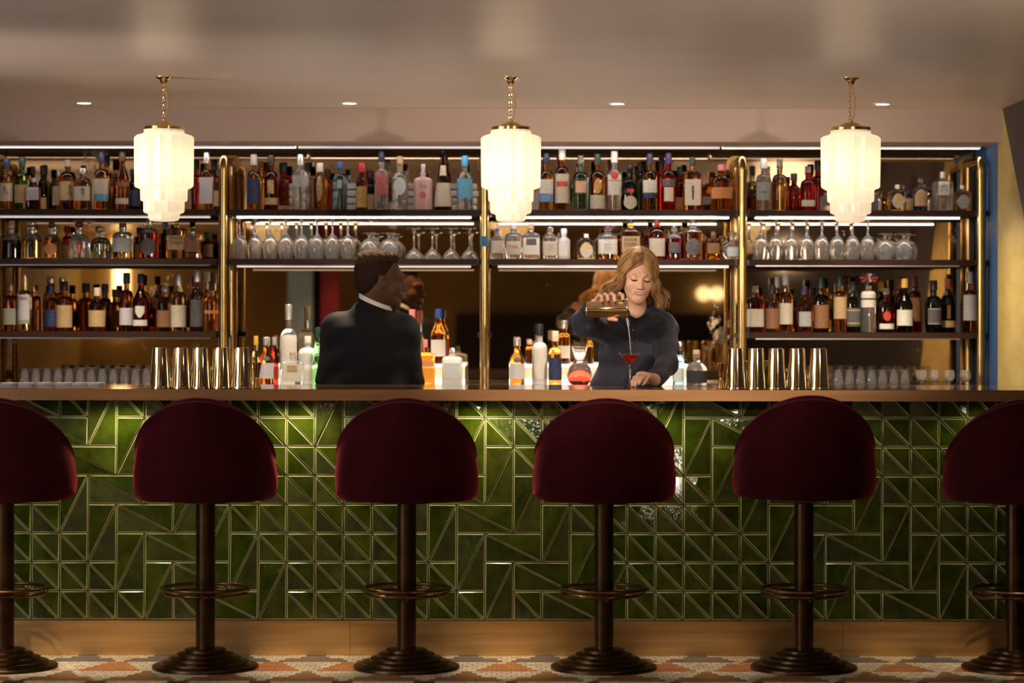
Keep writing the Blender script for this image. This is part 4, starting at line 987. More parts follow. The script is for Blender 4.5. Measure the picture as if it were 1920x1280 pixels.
# ================================================================ PEOPLE: smooth-blended volumes meshed as one continuous surface
def V3(p): return np.array((p[0], p[1], p[2]), float)
class SDF:
    def __init__(s): s.ops = []; s.M = None
    def tr(s, p):
        p = V3(p)
        return p if s.M is None else s.M[:3, :3] @ p + s.M[:3, 3]
    def sc(s): return 1. if s.M is None else float(np.linalg.norm(s.M[:3, 0]))
    def cap(s, a, b, ra, rb=None, k=.012, sub=False):
        rb = ra if rb is None else rb; a, b = s.tr(a), s.tr(b); q = s.sc(); ra *= q; rb *= q; k *= q; m = max(ra, rb)
        s.ops.append(('c', a, b, ra, rb, k, sub, np.minimum(a, b) - m, np.maximum(a, b) + m)); return s
    def chain(s, pts, rs, k=.006):
        for (a, b), (ra, rb) in zip(zip(pts[:-1], pts[1:]), zip(rs[:-1], rs[1:])): s.cap(a, b, ra, rb, k)
        return s
    def ell(s, c, r, k=.015, R=None, sub=False):
        c = s.tr(c); Q = np.eye(3) if R is None else np.array(R)
        if s.M is not None: Q = s.M[:3, :3] @ Q / s.sc()
        r = V3(r) * s.sc(); k *= s.sc(); m = max(r); s.ops.append(('e', c, V3(r), Q, None, k, sub, c - m, c + m)); return s
    @staticmethod
    def prim(op, P):
        if op[0] == 'c':
            a, b, ra, rb = op[1:5]; ab = b - a; q = P - a; t = np.clip((q @ ab) / max(ab @ ab, 1e-9), 0, 1)
            return np.linalg.norm(q - t[:, None] * ab, axis=1) - (ra + (rb - ra) * t)
        c, r, Q = op[1:4]; q = (P - c) @ Q
        k0 = np.linalg.norm(q / r, axis=1); k1 = np.linalg.norm(q / (r * r), axis=1)
        return k0 * (k0 - 1) / np.maximum(k1, 1e-9)
    @staticmethod
    def comb(d, e, k, sub):
        if sub:
            h = np.maximum(k - np.abs(d + e), 0) / k; return np.maximum(d, -e) + h * h * k / 4
        h = np.maximum(k - np.abs(d - e), 0) / k; return np.minimum(d, e) - h * h * k / 4
    def eval(s, P):
        d = np.full(len(P), 1.)
        for op in s.ops: d = s.comb(d, s.prim(op, P), op[5], op[6])
        return d
    def mesh(s, name, mats, h, parent=None, off=(0, 0, 0), disp=None, matf=None, clip=None, sharp=180):
        lo = np.min([o[7] for o in s.ops if not o[6]], 0) - 3 * h; hi = np.max([o[8] for o in s.ops if not o[6]], 0) + 3 * h
        if clip: lo = np.maximum(lo, clip[0]); hi = np.minimum(hi, clip[1])
        n = np.ceil((hi - lo) / h).astype(int) + 1
        d = np.full(tuple(n), 1., np.float32); ax = [lo[i] + h * np.arange(n[i]) for i in range(3)]
        for op in s.ops:
            pad = op[5] + 3 * h + .004
            i0 = np.clip(np.floor((op[7] - pad - lo) / h).astype(int), 0, n - 1); i1 = np.clip(np.ceil((op[8] + pad - lo) / h).astype(int) + 1, 1, n)
            if (i1 <= i0).any(): continue
            sl = tuple(slice(i0[q], i1[q]) for q in range(3))
            G = np.stack(np.meshgrid(*[ax[q][sl[q]] for q in range(3)], indexing='ij'), -1).reshape(-1, 3)
            cur = d[sl].reshape(-1).astype(float)
            d[sl] = s.comb(cur, s.prim(op, G), op[5], op[6]).reshape(d[sl].shape)
        if disp:
            idx = np.argwhere(np.abs(d) < .03); Pp = lo + idx * h
            d[tuple(idx.T)] += disp(Pp)
        if clip:     # close the surface where it is cut
            for q in range(3):
                sl = [slice(None)] * 3; sl[q] = 0; d[tuple(sl)] = np.maximum(d[tuple(sl)], h * .5); sl[q] = -1; d[tuple(sl)] = np.maximum(d[tuple(sl)], h * .5)
        vs, fs = surfnet(d, lo, h)
        me = bpy.data.meshes.new(name); me.from_pydata((vs - V3(off)).tolist(), [], fs.tolist())
        for mm in (mats if isinstance(mats, (list, tuple)) else [mats]): me.materials.append(mm)
        me.polygons.foreach_set('use_smooth', [True] * len(me.polygons))
        if matf:
            cen = vs[fs].mean(1); me.polygons.foreach_set('material_index', matf(cen).astype(int).tolist())
        me.update(); ob = bpy.data.objects.new(name, me); COL.objects.link(ob)
        if parent: ob.parent = parent
        return ob
def surfnet(d, lo, h):
    C = [(i, j, k) for i in (0, 1) for j in (0, 1) for k in (0, 1)]
    n = d.shape; s = d < 0
    cnt = sum(s[i:n[0] - 1 + i, j:n[1] - 1 + j, k:n[2] - 1 + k].astype(np.int8) for i, j, k in C)
    act = (cnt > 0) & (cnt < 8); ijk = np.argwhere(act)
    val = np.stack([d[ijk[:, 0] + i, ijk[:, 1] + j, ijk[:, 2] + k] for i, j, k in C], 1).astype(float)
    acc = np.zeros((len(ijk), 3)); num = np.zeros(len(ijk))
    for a in range(8):
        for b in range(a + 1, 8):
            df = [C[b][q] - C[a][q] for q in range(3)]
            if sum(abs(x) for x in df) != 1: continue
            va, vb = val[:, a], val[:, b]; cr = (va < 0) != (vb < 0)
            t = np.where(cr, va / np.where(cr, va - vb, 1), 0)
            acc += cr[:, None] * (np.array(C[a]) + t[:, None] * np.array(df)); num += cr
    vs = lo + h * (ijk + acc / num[:, None])
    idm = np.full(act.shape, -1, np.int64); idm[act] = np.arange(len(ijk))
    fs = []
    for q in range(3):
        u, w = (q + 1) % 3, (q + 2) % 3
        s0 = [slice(None)] * 3; s1 = [slice(None)] * 3; s0[q] = slice(0, -1); s1[q] = slice(1, None)
        e = np.argwhere(s[tuple(s0)] != s[tuple(s1)])
        e = e[(e[:, u] > 0) & (e[:, w] > 0) & (e[:, u] < n[u] - 1) & (e[:, w] < n[w] - 1)]
        def g(du, dw):
            x = e.copy(); x[:, u] += du; x[:, w] += dw; return idm[tuple(x.T)]
        qd = np.stack([g(-1, -1), g(0, -1), g(0, 0), g(-1, 0)], 1)
        fl = ~s[tuple(e.T)]; qd[fl] = qd[fl][:, ::-1]; fs.append(qd)
    return vs, np.concatenate(fs)
def frame(origin, yaw=0, pitch=0, roll=0, sc=1.):
    """local x = to the photo's right, y = away from the face, z = up"""
    R = Matrix.Rotation(yaw, 3, 'Z') @ Matrix.Rotation(pitch, 3, 'X') @ Matrix.Rotation(roll, 3, 'Y')
    M = np.eye(4); M[:3, :3] = np.array(R) * sc; M[:3, 3] = origin; return M
def folds(seed, amp, freq):
    r = np.random.RandomState(seed); D = r.normal(size=(7, 3)); D /= np.linalg.norm(D, axis=1)[:, None]; ph = r.rand(7) * 6.28; fr = freq * (.6 + r.rand(7))
    def f(P):
        w = .012 * np.stack([np.sin(P[:, 1] * 31 + 1), np.sin(P[:, 2] * 27 + 2), np.sin(P[:, 0] * 29)], 1); Q = P + w
        return amp * sum(np.sin(Q @ D[i] * fr[i] + ph[i]) for i in range(7)) / 3
    return f
def head(S, M, male=False):
    S.M = M
    k = .018
    S.ell((0, .022, .048), (.073, .094, .080), k)                       # cranium
    S.ell((0, -.022, .012), (.064, .072, .080), .02)                    # upper face
    S.ell((0, -.032, -.048), (.052, .052, .055), .03)                   # mouth and jaw
    for s_ in (-1, 1):
        S.cap((s_ * .056, .012, -.030), (s_ * (.020 if male else .013), -.064, -.090 if not male else -.092), .020 if male else .017, .018 if male else .016, .03)   # jaw line
        S.ell((s_ * .038, -.056, -.022), (.025, .024, .024), .022)      # cheek
        S.cap((s_ * .014, -.090, .030), (s_ * .044, -.074, .027), .008 if not male else .010, .008, .018)    # brow
    S.ell((0, -.070, -.090), (.022, .018, .018), .024)                  # chin
    for s_ in (-1, 1): S.ell((s_ * .031, -.100, .011), (.018, .016, .0115), .014, sub=True)
    S.cap((0, -.088, .018), (0, -.108, -.022), .0075, .0105, .012)      # nose
    S.ell((0, -.108, -.026), (.0105, .010, .009), .008)
    for s_ in (-1, 1):
        S.ell((s_ * .0115, -.098, -.029), (.0085, .010, .0075), .007)
        S.ell((s_ * .031, -.0775, .0105), (.0165, .0150, .0125), .004)  # closed lids over the eyes
    S.cap((-.020, -.084 + (0 if male else .005), -.055), (.020, -.084 + (0 if male else .005), -.055), .010, .010, .016)
    if male:
        S.cap((-.016, -.092, -.047), (.016, -.092, -.047), .0075, .0075, .008); S.cap((-.014, -.091, -.061), (.014, -.091, -.061), .0085, .0085, .008)
    for s_ in (-1, 1):     # ears
        S.ell((s_ * .078, .012, .000), (.007, .018, .030), .006, R=np.array(Matrix.Rotation(s_ * .35, 3, 'Z') @ Matrix.Rotation(-.2, 3, 'X')))
        S.ell((s_ * .087, .004, .003), (.006, .009, .016), .004, sub=True)
    S.M = None
def M4(M, p): return M[:3, :3] @ V3(p) + M[:3, 3]
def face_pt(S, M, x, z, off=0., y0=-.16, y1=.0):
    ys = np.linspace(y0, y1, 220); P_ = np.array([M4(M, (x, y, z)) for y in ys]); d = S.eval(P_); i = int(np.argmax(d < 0))
    return Vector(M4(M, (x, ys[i] - off, z)))
def strip_on_face(S, M, pts, radii, name, m, parent, off, base, n=8):
    P_ = [face_pt(S, M, x, z, off) for x, z in pts]
    return MB().tube(P_, radii, n).build(name, m, parent, base, sharp=180)
def skin(name, c, c2, rough=.45, sub=.12):
    return mat(name, c, rough, spec=.4, noise=(9., c2, (1, 1, 1)), sub=sub)
LASH = mat('dark_lash', (.03, .016, .010), .6)

# ---------------------------------------------------------------- the woman pouring a drink
def P3(px, py, Y): return V3(P(px, py, Y))
WB = (X(1180, 10.98), 10.98, 0)
wom = thing('person', 'woman in a dark navy shirt pouring from a gold shaker into a cocktail glass', 'person', WB)
SKIN = skin('fair_skin', (.62, .36, .25), (.55, .30, .20))
NAIL = mat('dark_red_nails', (.10, .006, .012), .2, coat=.5)
S = SDF()
HM = frame(P(1196, 521.5, 10.93), yaw=.10, pitch=.20, roll=.075, sc=.875)
head(S, HM)
nb = P3(1194, 600, 11.0); nt_ = M4(HM, (0, .020, -.075))
S.cap(nt_, nb, .041, .047, .03)
shR, shL = P3(1147, 612, 10.99), P3(1243, 612, 10.99)
S.cap(shR, shL, .045, .045, .05); S.ell(P3(1190, 668, 11.0), (.125, .085, .17), .06); S.ell(P3(1182, 745, 11.0), (.12, .085, .13), .06)
elR, wrR = P3(1096, 604, 10.75), P3(1111, 577, 10.575)
S.cap(shR, elR, .042, .036, .03); S.cap(elR, wrR, .035, .024, .015)
elL, wrL = P3(1251, 680, 10.78), P3(1228, 711, 10.565)
S.cap(shL, elL, .042, .036, .03); S.cap(elL, wrL, .035, .024, .015)
def finger(S, pts, r0): S.chain(pts, [r0 * 1.1, r0 * 1.02, r0 * .94, r0 * .80], .004)
nails = []
# right hand: behind the shaker, fingers curled over its top, thumb underneath
YSH = 10.47
for i, (x, r0) in enumerate(((1129, .0072), (1140, .0080), (1152.5, .0083), (1168, .0080))):
    y_ = (567, 566, 567.5, 564)[i]; t_ = (0, 0, 0, .5)[i]
    mc = P3(x - 15 + 3 * t_, 566 - i * 1.2, YSH + .060); pi_ = P3(x - 6, 552.5 - i * .6, YSH + .020); di = P3(x - .5, 555.5 - i * .7, YSH - .020); ti = P3(x + .5, y_, YSH - .038)
    finger(S, [mc, pi_, di, ti], r0); S.cap(wrR, mc, .017, .0105, .012); nails.append(ti)
    if i == 0: S.cap(mc, P3(1146, 563, YSH + .062), .011, .011, .01)
S.cap(wrR, P3(1132, 571, YSH + .065), .022, .020, .014)
th = [P3(1117, 582, 10.57), P3(1131, 588, 10.525), P3(1144, 596.5, 10.480), P3(1156, 599, 10.452)]
S.chain(th, [.0125, .0105, .0095, .0078], .006); S.cap(wrR, th[0], .019, .0125, .012)
# left hand resting on the counter at the foot of the glass
fl = [[(1198, 702.5, 10.46), (1190, 708, 10.425), (1186, 715, 10.405), (1185.5, 721.5, 10.395)], [(1204, 701.5, 10.46), (1196.5, 707.5, 10.41), (1192, 715.5, 10.39), (1191, 721.8, 10.385)],
      [(1210, 702.5, 10.465), (1204.5, 708.5, 10.405), (1200, 714.5, 10.385), (1198.5, 719, 10.39)], [(1216, 705.5, 10.475), (1212.5, 711.5, 10.42), (1208.5, 717, 10.40), (1205, 720.5, 10.405)]]
nailsL = []
for i, f in enumerate(fl):
    q = [P3(*p) for p in f]; finger(S, q, (.0078, .0082, .0079, .0070)[i]); S.cap(wrL, q[0], .019, .0108, .012); nailsL.append(q[-1])
for a, b in zip(fl[:-1], fl[1:]): S.cap(P3(*a[0]), P3(*b[0]), .0092, .0092, .006)
tl = [P3(1214, 713, 10.53), P3(1205, 717, 10.485), P3(1197, 719.5, 10.452), P3(1191, 721, 10.435)]
S.chain(tl, [.0135, .0105, .0092, .0078], .006); S.cap(wrL, tl[0], .019, .0135, .012)
NL = [n + V3((.0, -.0035, -.001)) for n in nails]
def wm(c):
    d = np.min([np.linalg.norm((c - n) * V3((1, .75, .8)), axis=1) for n in NL], 0); return (d < .0062).astype(int)
S.mesh('body', [SKIN, NAIL], .0030, wom, WB, matf=wm)
LIP = mat('lips', (.36, .095, .075), .45); TEETH = mat('teeth', (.60, .49, .43), .35); BROWM = mat('brow_hair', (.20, .105, .055), .8); BLUSH = skin('warm_cheek', (.66, .33, .25), (.6, .3, .22))
for s_ in (-1, 1):
    strip_on_face(S, HM, [(s_ * .015, .008), (s_ * .022, .0045), (s_ * .031, .003), (s_ * .040, .0048), (s_ * .047, .009)], [.0014, .0030, .0038, .0033, .0012], 'eyelashes', LASH, wom, .0002, WB)
    strip_on_face(S, HM, [(s_ * .014, .0285), (s_ * .026, .0335), (s_ * .038, .034), (s_ * .050, .028)], [.0012, .0019, .0018, .0006], 'eyebrow', BROWM, wom, -.0008, WB)
    strip_on_face(S, HM, [(s_ * .018, .017), (s_ * .030, .0205), (s_ * .044, .0155)], [.0004, .0010, .0004], 'lid_crease', mat('lid_shadow', (.34, .17, .11), .6), wom, -.0004, WB)
    strip_on_face(S, HM, [(s_ * .0065, -.0365), (s_ * .0105, -.0365)], [.0020, .0017], 'nostril', LASH, wom, -.0014, WB)
mouth = lambda c, e, n=9: [(-.0305 + .061 * i / (n - 1), e + (c - e) * (1 - ((i - (n - 1) / 2) / ((n - 1) / 2)) ** 2)) for i in range(n)]
tp_ = [.0006, .0014, .0018, .0021, .0019, .0021, .0018, .0014, .0006]
strip_on_face(S, HM, mouth(-.0530, -.0440), tp_, 'upper_lip', LIP, wom, -.0008, WB)
strip_on_face(S, HM, mouth(-.0655, -.0452), [r * 1.2 for r in tp_], 'lower_lip', LIP, wom, -.0006, WB)
strip_on_face(S, HM, [(x * .82, z) for x, z in mouth(-.0590, -.0465)], [.0008, .0022, .0032, .0038, .0038, .0038, .0032, .0022, .0008], 'teeth', TEETH, wom, -.0026, WB)
# clothes
SHIRT = mat('navy_shirt', (.017, .017, .030), .75, sheen=.25, sheent=(.4, .4, .6), noise=(30., (.012, .012, .022), (1, 1, 1)), bump=(220., .10, .0006, (1, 1, 1)))
G = SDF()
G.cap(shR + V3((0, 0, -.004)), shL + V3((0, 0, -.004)), .056, .056, .05); G.cap(P3(1172, 590, 11.0), P3(1213, 590, 11.0), .044, .044, .05)
G.ell(P3(1188, 668, 10.995), (.146, .103, .175), .06); G.ell(P3(1168, 742, 10.99), (.150, .105, .15), .06)
G.ell(P3(1164, 655, 10.93), (.055, .055, .062), .04); G.ell(P3(1212, 655, 10.93), (.055, .055, .062), .04)
G.cap(shR, elR, .058, .050, .035); G.cap(elR, elR + (wrR - elR) * .72, .051, .041, .025)
G.cap(shL, elL, .058, .048, .035); G.cap(elL, elL + (wrL - elL) * .93, .047, .036, .025)
G.cap(elR + V3((.05, .04, -.03)), elR + V3((.12, .14, -.05)), .045, .055, .04)
G.ell(P3(1172, 800, 11.0), (.155, .11, .12), .06)
ff = folds(4, .0046, 58.)
G.mesh('shirt', SHIRT, .0045, wom, WB, disp=ff)
# sleeve cuffs, stand collar, placket, buttons
cu = MB()
def ringtube(a, b, r0, r1, th=.004, n=28):
    a, b = Vector(a), Vector(b); t = (b - a).normalized(); u = t.orthogonal().normalized(); w = t.cross(u); rs = []
    for (p, r) in ((a, r0), (b, r1), (b, r1 - th), (a, r0 - th)): rs.append([p + (u * math.cos(2 * PI * k / n) + w * math.sin(2 * PI * k / n)) * r for k in range(n)])
    return rs
MB().rings(ringtube(elR + (wrR - elR) * .60, elR + (wrR - elR) * .86, .046, .040), closed=True).build('cuff', SHIRT, wom, WB)
MB().rings(ringtube(elL + (wrL - elL) * .82, elL + (wrL - elL) * 1.0, .042, .036), closed=True).build('cuff', SHIRT, wom, WB)
cb = nb + V3((0, -.004, -.010)); ctp = nb + (nt_ - nb) * .36 + V3((0, -.008, 0))
rs = []
for f_, rr in ((0, .067), (1, .060), (1, .056), (0, .062)):
    ring = []
    for k in range(40):
        a = 2 * PI * k / 40; fr = max(0, math.cos(a + PI / 2)) ** 6
        z = cb[2] + (ctp[2] - cb[2]) * f_ - fr * .022 * f_; c_ = cb + (ctp - cb) * f_
        ring.append((c_[0] + rr * math.cos(a), c_[1] + rr * 1.02 * math.sin(a), z + .012 * math.sin(a) * f_))
    rs.append(ring)
MB().rings(rs, closed=True).build('stand_collar', SHIRT, wom, WB, sharp=60)
def shirt_pt(px, py, off=0.):
    ys = np.linspace(10.6, 11.1, 260); Q = np.array([P3(px, py, y) for y in ys]); dd = G.eval(Q) + ff(Q); i = int(np.argmax(dd < 0)); return Vector(P3(px, py, ys[i] - off))
PLK = mat('navy_placket', (.010, .010, .018), .7)
rows = []
for py in range(600, 724, 6):
    rows.append([shirt_pt(1188 + dx - (py - 600) * .05, py, .0022) for dx in (-6, -2, 2, 6)])
m = MB(); vs = [p for r in rows for p in r]
m.add(vs, [(j * 4 + i, j * 4 + i + 1, (j + 1) * 4 + i + 1, (j + 1) * 4 + i) for j in range(len(rows) - 1) for i in range(3)])
m.build('placket', PLK, wom, WB, sharp=180)
for py in (618, 643, 668, 693):
    p = shirt_pt(1188 - (py - 600) * .05, py, .0042); b_ = MB()
    b_.rings([[(p.x + r * math.cos(2 * PI * k / 16), p.y + y, p.z + r * math.sin(2 * PI * k / 16)) for k in range(16)] for r, y in ((.0052, .002), (.0056, .0), (.0045, -.0012), (.0015, -.0008))])
    b_.build('button', mat('dark_button', (.02, .02, .028), .3), wom, WB)
def legs(base, hipz, m, ms, dx=.085, parent=None, yaw=0):
    T = SDF(); b = V3(base)
    T.ell(b + V3((0, 0, hipz - .03)), (.165, .12, .15), .05)
    for s_ in (-1, 1):
        T.cap(b + V3((s_ * dx, 0, hipz - .08)), b + V3((s_ * (dx + .01), -.01, .50)), .088, .062, .04); T.cap(b + V3((s_ * (dx + .01), -.01, .50)), b + V3((s_ * (dx + .015), .01, .07)), .062, .050, .03)
    T.mesh('trousers', m, .010, parent, base)
    for s_ in (-1, 1):
        H_ = SDF(); f = 1 if yaw else -1
        H_.cap(b + V3((s_ * (dx + .015), .02 * -f, .040)), b + V3((s_ * (dx + .025), .15 * f, .032)), .037, .031, .03)
        H_.mesh('shoe', ms, .008, parent, base)
TROU = mat('black_trousers', (.012, .012, .014), .8); SHOE = mat('black_shoe', (.015, .014, .014), .3)
legs(WB, .90, TROU, SHOE, parent=wom)
# hair: many wavy locks falling from a parting
HAIR = mat('dark_blonde_hair', (.40, .22, .08), .4, spec=.5, noise=(26., (.15, .068, .024), (1.5, 1.5, .14), 6.))
rh = random.Random(11); hm = MB()
hc = SDF(); hc.M = HM
hc.ell((0, .030, .055), (.079, .096, .080), .01); hc.ell((0, .045, -.02), (.070, .070, .09), .03); hc.M = None
hm2 = hc.mesh('hair_base', HAIR, .005, wom, WB)
def lock(side, phi, u0, r, L_, flare, ph, lift=0.):
    """phi: angle round the head from the face (deg); u0: place along the parting"""
    pts = []; a0 = math.radians(phi); rx, ry, rz = .083 + lift, .101 + lift, .090 + lift; cy = .026; cz = .046
    root = V3((.006, -.068 + .13 * u0, 0)); NP = 7
    sx = math.sin(a0) * side; cyy = -math.cos(a0)
    side_pt = V3((rx * sx, cy + ry * cyy, cz - .03)); rzt = cz + rz * math.sqrt(max(1 - ((root[1] - cy) / ry) ** 2, .05)); root[2] = rzt
    for i in range(NP):
        t = i / (NP - 1); q = root * (1 - t) + side_pt * t
        d = V3(((q[0]) / rx, (q[1] - cy) / ry, max(q[2] - cz, 0) / rz)); nrm = max(np.linalg.norm(d), .3); tgt = V3((q[0] / nrm, cy + (q[1] - cy) / nrm, cz + (q[2] - cz) / nrm if q[2] > cz else q[2]))
        pts.append(tgt)
    NH = 10
    for i in range(1, NH + 1):
        t = i / NH; z = side_pt[2] - L_ * t
        k_ = 1 + flare * (1 - math.cos(PI * min(t * 1.1, 1))) / 2 * 1.05 - .10 * max(t - .85, 0) / .15
        wv = .0125 * math.sin(t * 7.5 + ph) * min(t * 2.5, 1)
        pts.append(V3((side_pt[0] * k_ + wv * side, cy + (side_pt[1] - cy) * (1 + flare * .25 * t) + .009 * math.cos(t * 7.5 + ph) + .012 * t, z)))
    q = []
    for i in range(len(pts) - 1):     # smooth the path
        p0, p1, p2, p3 = pts[max(i - 1, 0)], pts[i], pts[i + 1], pts[min(i + 2, len(pts) - 1)]
        for t in (0, .5): q.append(.5 * (2 * p1 + (p2 - p0) * t + (2 * p0 - 5 * p1 + 4 * p2 - p3) * t * t + (3 * p1 - p0 - 3 * p2 + p3) * t ** 3))
    pts = q + [pts[-1]]
    N = len(pts); rr = [r * (.55 + .45 * min(i / 8, 1)) * (1 - .75 * max(i / (N - 1) - .6, 0) / .4) for i in range(N)]
    hm.tube([Vector(M4(HM, p)) for p in pts], rr, 5)
for i in range(900):
    side = rh.choice((-1, 1)); phi = 50 + 128 * rh.random() ** .85 if side > 0 else 56 + 122 * rh.random() ** .85
    u0 = min(max((phi - 45) / 135 + rh.uniform(-.12, .12), 0), 1)
    lock(side, phi, u0, rh.uniform(.0014, .0031), rh.uniform(.100, .172) if phi > 62 else rh.uniform(.12, .16), rh.uniform(.28, .74), rh.uniform(0, 1.5) + (0 if side > 0 else 1.5), rh.uniform(0, .018))
for i in range(60):      # the sweep across the temple on the right
    lock(1, rh.uniform(36, 52), rh.uniform(0, .12), rh.uniform(.0014, .0026), rh.uniform(.11, .15), rh.uniform(.46, .75), rh.uniform(0, .6), rh.uniform(.003, .009))
hm.build('hair', HAIR, wom, WB, recalc=False, sharp=180)

# ---------------------------------------------------------------- her shaker, the stream and the glass
A_, B_ = P3(1099, 580, YSH), P3(1177, 577.5, YSH); LS = np.linalg.norm(B_ - A_)
sh_ = thing('shaker_tin', 'gold shaker tin tipped sideways in the hand of the woman', 'shaker', A_)
sm = MB(); ra, rb = 14.3 * YSH / F, 18.2 * YSH / F
sm.lathe([(0, .004), (ra - .006, .004), (ra - .004, 0), (ra, .001), (ra + .0004, .004), (ra + .0006, .010), (rb - .001, LS - .010), (rb + .0006, LS - .008), (rb + .0008, LS - .001), (rb, LS), (rb - .0012, LS - .001), (rb - .002, LS - .010), (ra - .001, .012), (0, .012)], 64)
so = sm.build('tin_body', TIN, sh_, sharp=40)
dv = Vector(B_ - A_).normalized(); so.rotation_euler = dv.to_track_quat('Z', 'Y').to_euler()
CXg, YG = 1181, 10.40
gx, gz0 = X(CXg, YG), ZT + .0004
sg = YG / F; GH = Z(660.5, YG) - gz0; rR = 20 * sg
cg = thing('coupe_glass', 'long-stemmed cocktail coupe with red drink in front of the woman', 'glass', (gx, YG, gz0))
outer = [(0, 0), (.036, 0), (.0365, .0012), (.020, .0035), (.008, .006), (.0042, .012), (.0034, .03), (.0033, GH * .5), (.0042, GH * .66), (.009, GH * .70), (.020, GH * .765), (.034, GH * .86), (rR - .001, GH * .955), (rR, GH)]
inner = [(rR - .0009, GH), (rR - .0021, GH * .955), (.0330, GH * .862), (.019, GH * .77), (.0075, GH * .712), (0, GH * .700)]
MB().lathe(outer + inner, 48).build('glass_bowl', mat('crystal', (1, 1, 1), 0., trans=1., ior=1.5), cg, sharp=60)
DR = mat('red_cocktail', (.72, .010, .008), .02, trans=.68, ior=1.34)
MB().lathe([(0, GH * .699), (.0078, GH * .712), (.0194, GH * .770), (.0333, GH * .862), (.0384, GH * .920), (.0380, GH * .923), (0, GH * .923)], 48).build('drink', DR, cg)
st = []
for k in range(26):
    t = k / 25; px = 1174.5 + 8.5 * (t ** .55); py = 596 + (664 - 596) * t; st.append(P(px, py, YSH - .030 + (YG - YSH + .028) * t + 0))
rr = [(.0030 + .0022 * math.sin(min(t * 4.2, 1) * PI) * (1 if t < .5 else 0) + .0006 * math.sin(t * 40)) * (1 - .55 * t) for t in [k / 25 for k in range(26)]]
stream = MB().tube(st, rr, 10)
st2 = [p + Vector((.0035 * math.sin(k * .5 + .4) * (1 - k / 25) + .001, -.002, 0)) for k, p in enumerate(st[:16])]
stream.tube(st2, [.0016 * (1 - k / 17) + .0004 for k in range(16)], 8)
o = stream.build('liquid_stream', mat('clear_liquid', (.97, .93, .90), .03, trans=.75, ior=1.4), sharp=180)
tag(o, 'clear stream of liquid falling from the gold shaker into the cocktail coupe', 'liquid')

# ---------------------------------------------------------------- the man with his back turned
YMN = 11.30
MBs = (X(692, YMN), YMN, 0)
man = thing('person', 'man in a black jacket and white collar, back turned, face in profile', 'person', MBs)
DSK = skin('brown_skin', (.088, .036, .018), (.066, .027, .013), .6, .03)
S2 = SDF()
MM = frame(P(714, 529, YMN), yaw=PI / 2 + .26, pitch=.06, roll=0., sc=1.02)
head(S2, MM, True)
nb2 = P3(700, 592, YMN + .01); S2.cap(M4(MM, (0, .026, -.05)), nb2, .055, .054, .03)
sl, sr = P3(634, 618, YMN), P3(755, 622, YMN)
S2.cap(sl, sr, .05, .05, .05); S2.ell(P3(694, 680, YMN), (.16, .10, .20), .06); S2.ell(P3(694, 760, YMN), (.15, .10, .14), .06)
eL, wL_ = P3(618, 712, YMN + .03), P3(640, 742, YMN + .26); eR, wR_ = P3(769, 712, YMN + .04), P3(752, 738, YMN + .27)
for a, b, c in ((sl, eL, wL_), (sr, eR, wR_)):
    S2.cap(a, b, .045, .040, .03); S2.cap(b, c, .038, .027, .015)
for w_, sg_ in ((wL_, 1), (wR_, -1)):
    for i in range(4):
        q0 = w_ + V3((sg_ * (-.030 + .019 * i), .075, -.008)); S2.cap(w_, q0, .022, .011, .012)
        S2.chain([q0, q0 + V3((0, .034 + .004 * (i in (1, 2)), -.010)), q0 + V3((0, .050, -.030)), q0 + V3((0, .050, -.050))], [.0095, .009, .0085, .007], .004)
    S2.chain([w_ + V3((sg_ * .022, .02, 0)), w_ + V3((sg_ * .048, .055, -.010)), w_ + V3((sg_ * .052, .085, -.020))], [.014, .010, .008], .006)
S2.mesh('body', [DSK], .0032, man, MBs)
EYEW = mat('eye_white', (.6, .55, .5), .2); DLIP = mat('man_lips', (.17, .06, .045), .35)
for s_ in (-1, 1):
    strip_on_face(S2, MM, [(s_ * .018, .009), (s_ * .031, .0075), (s_ * .045, .0105)], [.001, .0026, .001], 'eyelashes', LASH, man, -.0002, MBs)
    strip_on_face(S2, MM, [(s_ * .014, .029), (s_ * .028, .034), (s_ * .048, .027)], [.0022, .0032, .0012], 'eyebrow', LASH, man, -.0004, MBs)
strip_on_face(S2, MM, [(-.022, -.047), (-.010, -.045), (0, -.0465), (.010, -.045), (.022, -.047)], [.001, .0035, .0035, .0035, .001], 'upper_lip', DLIP, man, 0., MBs)
strip_on_face(S2, MM, [(-.021, -.056), (0, -.0605), (.021, -.056)], [.001, .0048, .001], 'lower_lip', DLIP, man, 0., MBs)
# jacket
JACK = mat('black_jacket', (.006, .006, .008), .75, spec=.3, sheen=.03, sheent=(.6, .6, .7), noise=(25., (.004, .004, .006), (1, 1, 1)))
J = SDF()
J.cap(sl + V3((.012, 0, -.004)), sr + V3((-.008, 0, -.004)), .064, .064, .06); J.cap(P3(685, 587, YMN + .01), P3(718, 604, YMN + .01), .056, .052, .05); J.cap(P3(686, 592, YMN - .025), P3(716, 604, YMN - .025), .054, .050, .04)
J.ell(P3(694, 672, YMN), (.190, .122, .185), .06); J.ell(P3(692, 750, YMN), (.185, .125, .17), .06); J.ell(P3(692, 830, YMN), (.185, .13, .14), .06)
for a, b, c in ((sl, eL, wL_), (sr, eR, wR_)):
    J.cap(a, b, .072, .060, .05); J.cap(b, b + (c - b) * .93, .058, .042, .025)
fm = folds(9, .0034, 50.)
J.mesh('jacket', JACK, .005, man, MBs, disp=fm)
